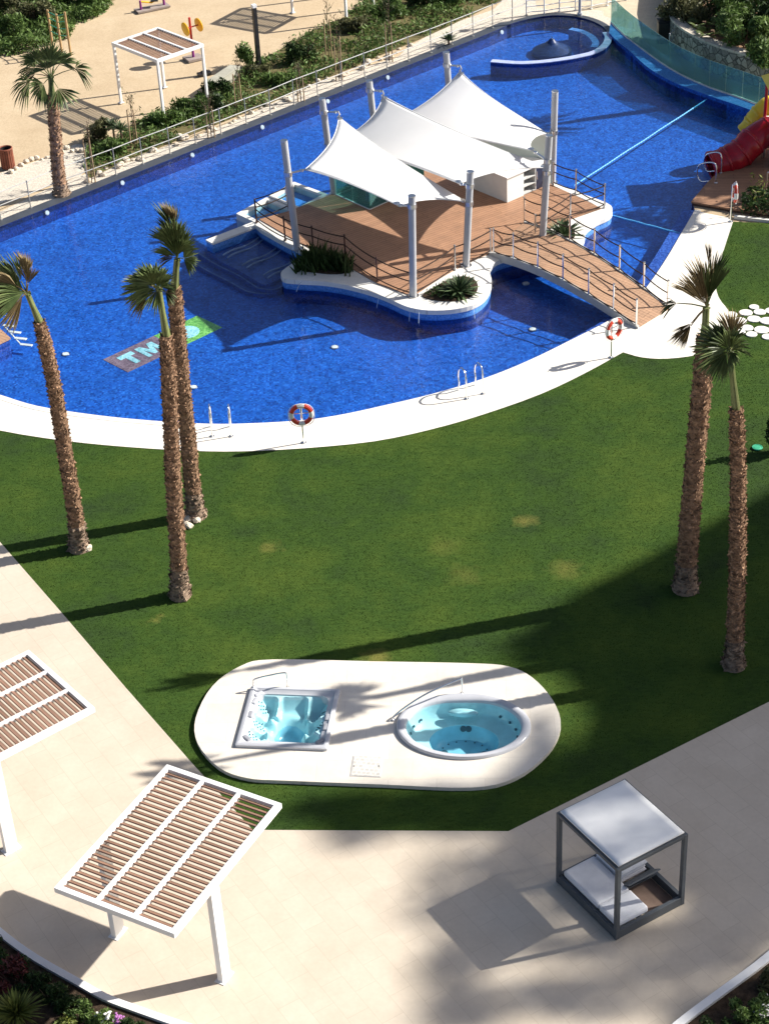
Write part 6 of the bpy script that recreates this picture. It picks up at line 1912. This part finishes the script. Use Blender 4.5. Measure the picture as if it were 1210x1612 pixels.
for (u, v, r, h_, mt, lb) in bl_:
    px_shrub('garden_shrub', lb, 'shrub', u, v, r, r * 0.8, h_, int(1500 * r * r) + 500, 0.06, mt, 'bushes round the playground', z=0.0)
for k, (u, v) in enumerate([(181, 222), (193, 226), (1006 - 300, 70)]):
    c = G(u, v)
    h_ = 0.55 if k < 2 else 0.15
    y_ = rosette('yucca', ['taller small yucca at the sand edge by the palm', 'shorter small yucca at the sand edge by the palm', 'small spiky plant on the gravel behind the railing'][k], (c.x, c.y, h_), 0.55, 20, AGAVE, 0.3, 'yucca', 'small yuccas by the playground')
    MB().cyl((c.x, c.y, 0), (c.x, c.y, h_ + 0.05), 0.05, 0.04, 8).build('stem', BARK, y_)
sap = [(212, 232, 203, 150, 'bare staked sapling in front of the white pergola'), (145, 288, 137, 190, 'bare staked sapling between palm and yuccas'), (376, 170, 374, 96, 'bare staked sapling right of the concrete block'), (333, 217, 327, 150, 'staked sapling at the foot of the right pergola post'), (518, 95, 514, 5, 'tall staked sapling left of the second pergola posts'), (534, 127, 528, 30, 'staked sapling nearest the second rear mast'), (613, 98, 612, 10, 'staked sapling by the white gravel corner'), (474, 160, 470, 105, 'short staked sapling under the dark round bush')]
for (u, v, u2, v2, lb) in sap:
    b = G(u, v)
    tp = RP(u2, v2, b.y)
    hh = tp.z
    t = thing('staked_sapling', lb, 'sapling', tuple(b), 0, 'staked saplings by the railing')
    trunk = [b, b.lerp(tp, 0.5) + Vector((rnd.uniform(-0.05, 0.05), 0, 0)), tp]
    MB().tube(smooth(trunk, 4), [0.022] * 5 + [0.012] * 4, 6).build('trunk', BARK, t)
    for s_ in (-0.13, 0.13):
        MB().cyl(b + Vector((s_, 0.05, 0)), b + Vector((s_ * 0.9, 0.05, min(1.9, hh * 0.72))), 0.028, 0.025, 7).build('stake', TWIG, t)
    mb = MB(); lv = []
    for k in range(11):
        f = rnd.uniform(0.55, 1.0)
        p = b.lerp(tp, f)
        d = Vector((rnd.gauss(0, 0.6), rnd.gauss(0, 0.6), 0.8)).normalized() * rnd.uniform(0.25, 0.6)
        mb.tube([p, p + d * 0.6, p + d + Vector((0, 0, 0.05))], [0.009, 0.006, 0.003], 4)
        for q in range(5):
            lv.append(p + d * rnd.uniform(0.3, 1.1) + Vector((rnd.gauss(0, .05), rnd.gauss(0, .05), rnd.gauss(0, .05))))
    mb.build('twigs', BARK, t)
    MB().leaves(lv, 0.035).build('foliage', LEAF_OLIVE, t)
# pale boulders along the lower edge of the planting
low = [(140, 280), (180, 262), (230, 243), (300, 215), (370, 187), (430, 163), (500, 131), (560, 107), (600, 89), (650, 70)]
for k, (a, b) in enumerate(zip(low, low[1:])):
    for q in range(7):
        f = rnd.random()
        p = G(a[0] + (b[0] - a[0]) * f + rnd.gauss(0, 4), a[1] + (b[1] - a[1]) * f + rnd.gauss(2, 3))
        rock(p.x, p.y, rnd.uniform(0.06, 0.16), 'pale boulder in the loose row between planting and far railing', 'pale boulders along the planting', -0.03)
for k in range(16):
    p = G(rnd.uniform(60, 135), rnd.uniform(236, 252) - 0 * k)
    u = 10 + k * 8; v = 268 - k * 2.4 + rnd.gauss(0, 4)
    p = G(u, v)
    rock(p.x, p.y, rnd.uniform(0.07, 0.14), 'pale stone edging the gravel bed beside the sand', 'pale stones edging the gravel bed', -0.03)

# ---------------------------------------------------------------- off to the right: unseen casters of the big soft shade
# unseen building added, roof outline shaped to shade the right half of the lawn
BH = 34.0
def up_sun(p, h): return Vector((p[0] + SHX * h, p[1] + SHY * h))
roof_px = [(1330, 700), (1210, 772), (1092, 836), (1000, 886), (900, 936), (838, 985), (880, 1060), (925, 1130), (905, 1175), (880, 1262), (1000, 1200), (1210, 1100), (1600, 910)]
roof = [up_sun(G(u, v), BH) for u, v in roof_px]
rf = roof + [roof[-1] + Vector((14, 3)), roof[0] + Vector((14, 3))]
FAC = tile_mat('pale_facade', (0.62, 0.60, 0.56), (0.60, 0.58, 0.54), (0.5, 0.48, 0.45), 1.2, 0.6, 0, 0.7)
shade_bldg = thing('shade_building', 'pale unseen building added to the right, its roof shaped to shade the lawn', 'building', (*roof[5], 0))
MB().prism(rf, 0, BH - 0.4).build('walls', FAC, shade_bldg)
MB().prism(inset(ccw(rf), -0.02), BH - 0.398, BH).build('roof', FAC, shade_bldg)
for fl in range(1, 11):
    a, b = roof[1], roof[4]
    MB().wall([a.lerp(b, 0.05) + (a - b).normalized().orthogonal() * 0.0, a.lerp(b, 0.95)], 0.1, fl * 3 + 0.9, fl * 3 + 2.5).build('window_band', ANTHRA, shade_bldg)
# unseen trees; first two added, crowns shaped to dapple plaza and grass
TALLLEAF = leaf_mat('shade_caster_leaf', (0.03, 0.06, 0.02), (0.06, 0.09, 0.03), 0.4)
def shade_caster_tree(label, cpx, h, spots, n, leaf):
    c = up_sun(G(*cpx), h)
    t = thing('shade_caster_tree', label, 'tree', (c.x, c.y, 0), 0, 'tall trees right of the plaza')
    P = [Vector((c.x, c.y, 0)), Vector((c.x + 0.4, c.y, h * 0.5)), Vector((c.x, c.y, h))]
    MB().tube(smooth(P, 5), [0.6 - 0.045 * k for k in range(11)], 12).build('trunk', BARK, t, True)
    pts = []; mb = MB()
    tot = sum(s[2] * s[3] for s in spots)
    for (u, v, ru, rv, dens) in spots:
        for k in range(int(n * dens * ru * rv / tot)):
            a = rnd.uniform(0, 6.283); r_ = math.sqrt(rnd.random()) * rnd.uniform(0.7, 1.35)
            hh = h + rnd.uniform(-2.5, 2.5)
            g_ = up_sun(G(u + ru * r_ * math.cos(a), v + rv * r_ * math.sin(a)), hh)
            pts.append((g_.x, g_.y, hh))
        g_ = up_sun(G(u, v), h)
        mb.tube([(c.x, c.y, h * 0.7), (c.x * 0.4 + g_.x * 0.6, c.y * 0.4 + g_.y * 0.6, h * 0.9), (g_.x, g_.y, h)], [0.22, 0.13, 0.04], 6)
    mb.build('limbs', BARK, t)
    MB().leaves(pts, leaf, 1.2).build('crown', TALLLEAF, t)
shade_caster_tree('unseen tree added out of frame, crown shaped to dapple the plaza round the day bed', (1150, 1450), 42, [(1130, 1230, 190, 70, 1.4), (1040, 1320, 200, 80, 0.8), (1170, 1370, 130, 100, 1.1), (850, 1350, 170, 60, 0.45), (800, 1440, 160, 70, 0.32), (720, 1530, 60, 45, 0.7), (900, 1575, 110, 35, 0.6), (1060, 1500, 150, 45, 0.6), (1120, 1590, 90, 40, 0.8), (720, 1600, 60, 30, 0.8), (545, 1325, 40, 10, 0.8)], 6800, 0.17)  # added; gaps between leaves stand in for light reflected onto the plaza
shade_caster_tree('second unseen tree added out of frame to shade the grass below the hot tub terrace', (1150, 1240), 40, [(700, 1276, 200, 26, 1.1), (560, 1290, 70, 16, 0.7), (850, 1240, 60, 45, 1.1), (845, 1190, 30, 50, 0.5), (860, 1020, 60, 30, 0.6)], 2600, 0.2)
shade_caster_tree('broad tree out of frame behind the slide tower, shading the slide deck', (1150, 285), 10, [(1165, 285, 60, 26, 1.2), (1110, 300, 30, 16, 0.8), (1040, 322, 42, 20, 0.9), (1185, 262, 40, 20, 1.0), (1075, 345, 22, 18, 0.7)], 3000, 0.14)
pc = G(878, 172); pb = Vector((pc.x + SHX * 8.0, pc.y + SHY * 8.0, 0))
palm('bushy palm out of frame beyond the glass balustrade', [pb, pb + Vector((0.1, 0, 4)), pb + Vector((0, 0, 6.8))], 0.25, 0.2, pb + Vector((0, 0, 7.6)), rose(16, 0.5, 1.0, 0.7, 0.95, 2.2, 0.5, 0.1, 0, 0.1, 31), boots=200)
# one more palm out of frame throwing the upper stripe across the terrace
pc = G(540, 1112); pb = Vector((pc.x + SHX * 9.0, pc.y + SHY * 9.0, 0))
palm('slim lawn palm out of frame to the right', [pb, pb + Vector((0.1, 0, 4)), pb + Vector((0, 0, 7.6))], 0.22, 0.16, pb + Vector((0, 0, 8.6)), rose(13, 0.6, 0.9, 0.25, 0.75, 2.0, 0.35, 0.15, -0.3, 0.1, 21), boots=500)
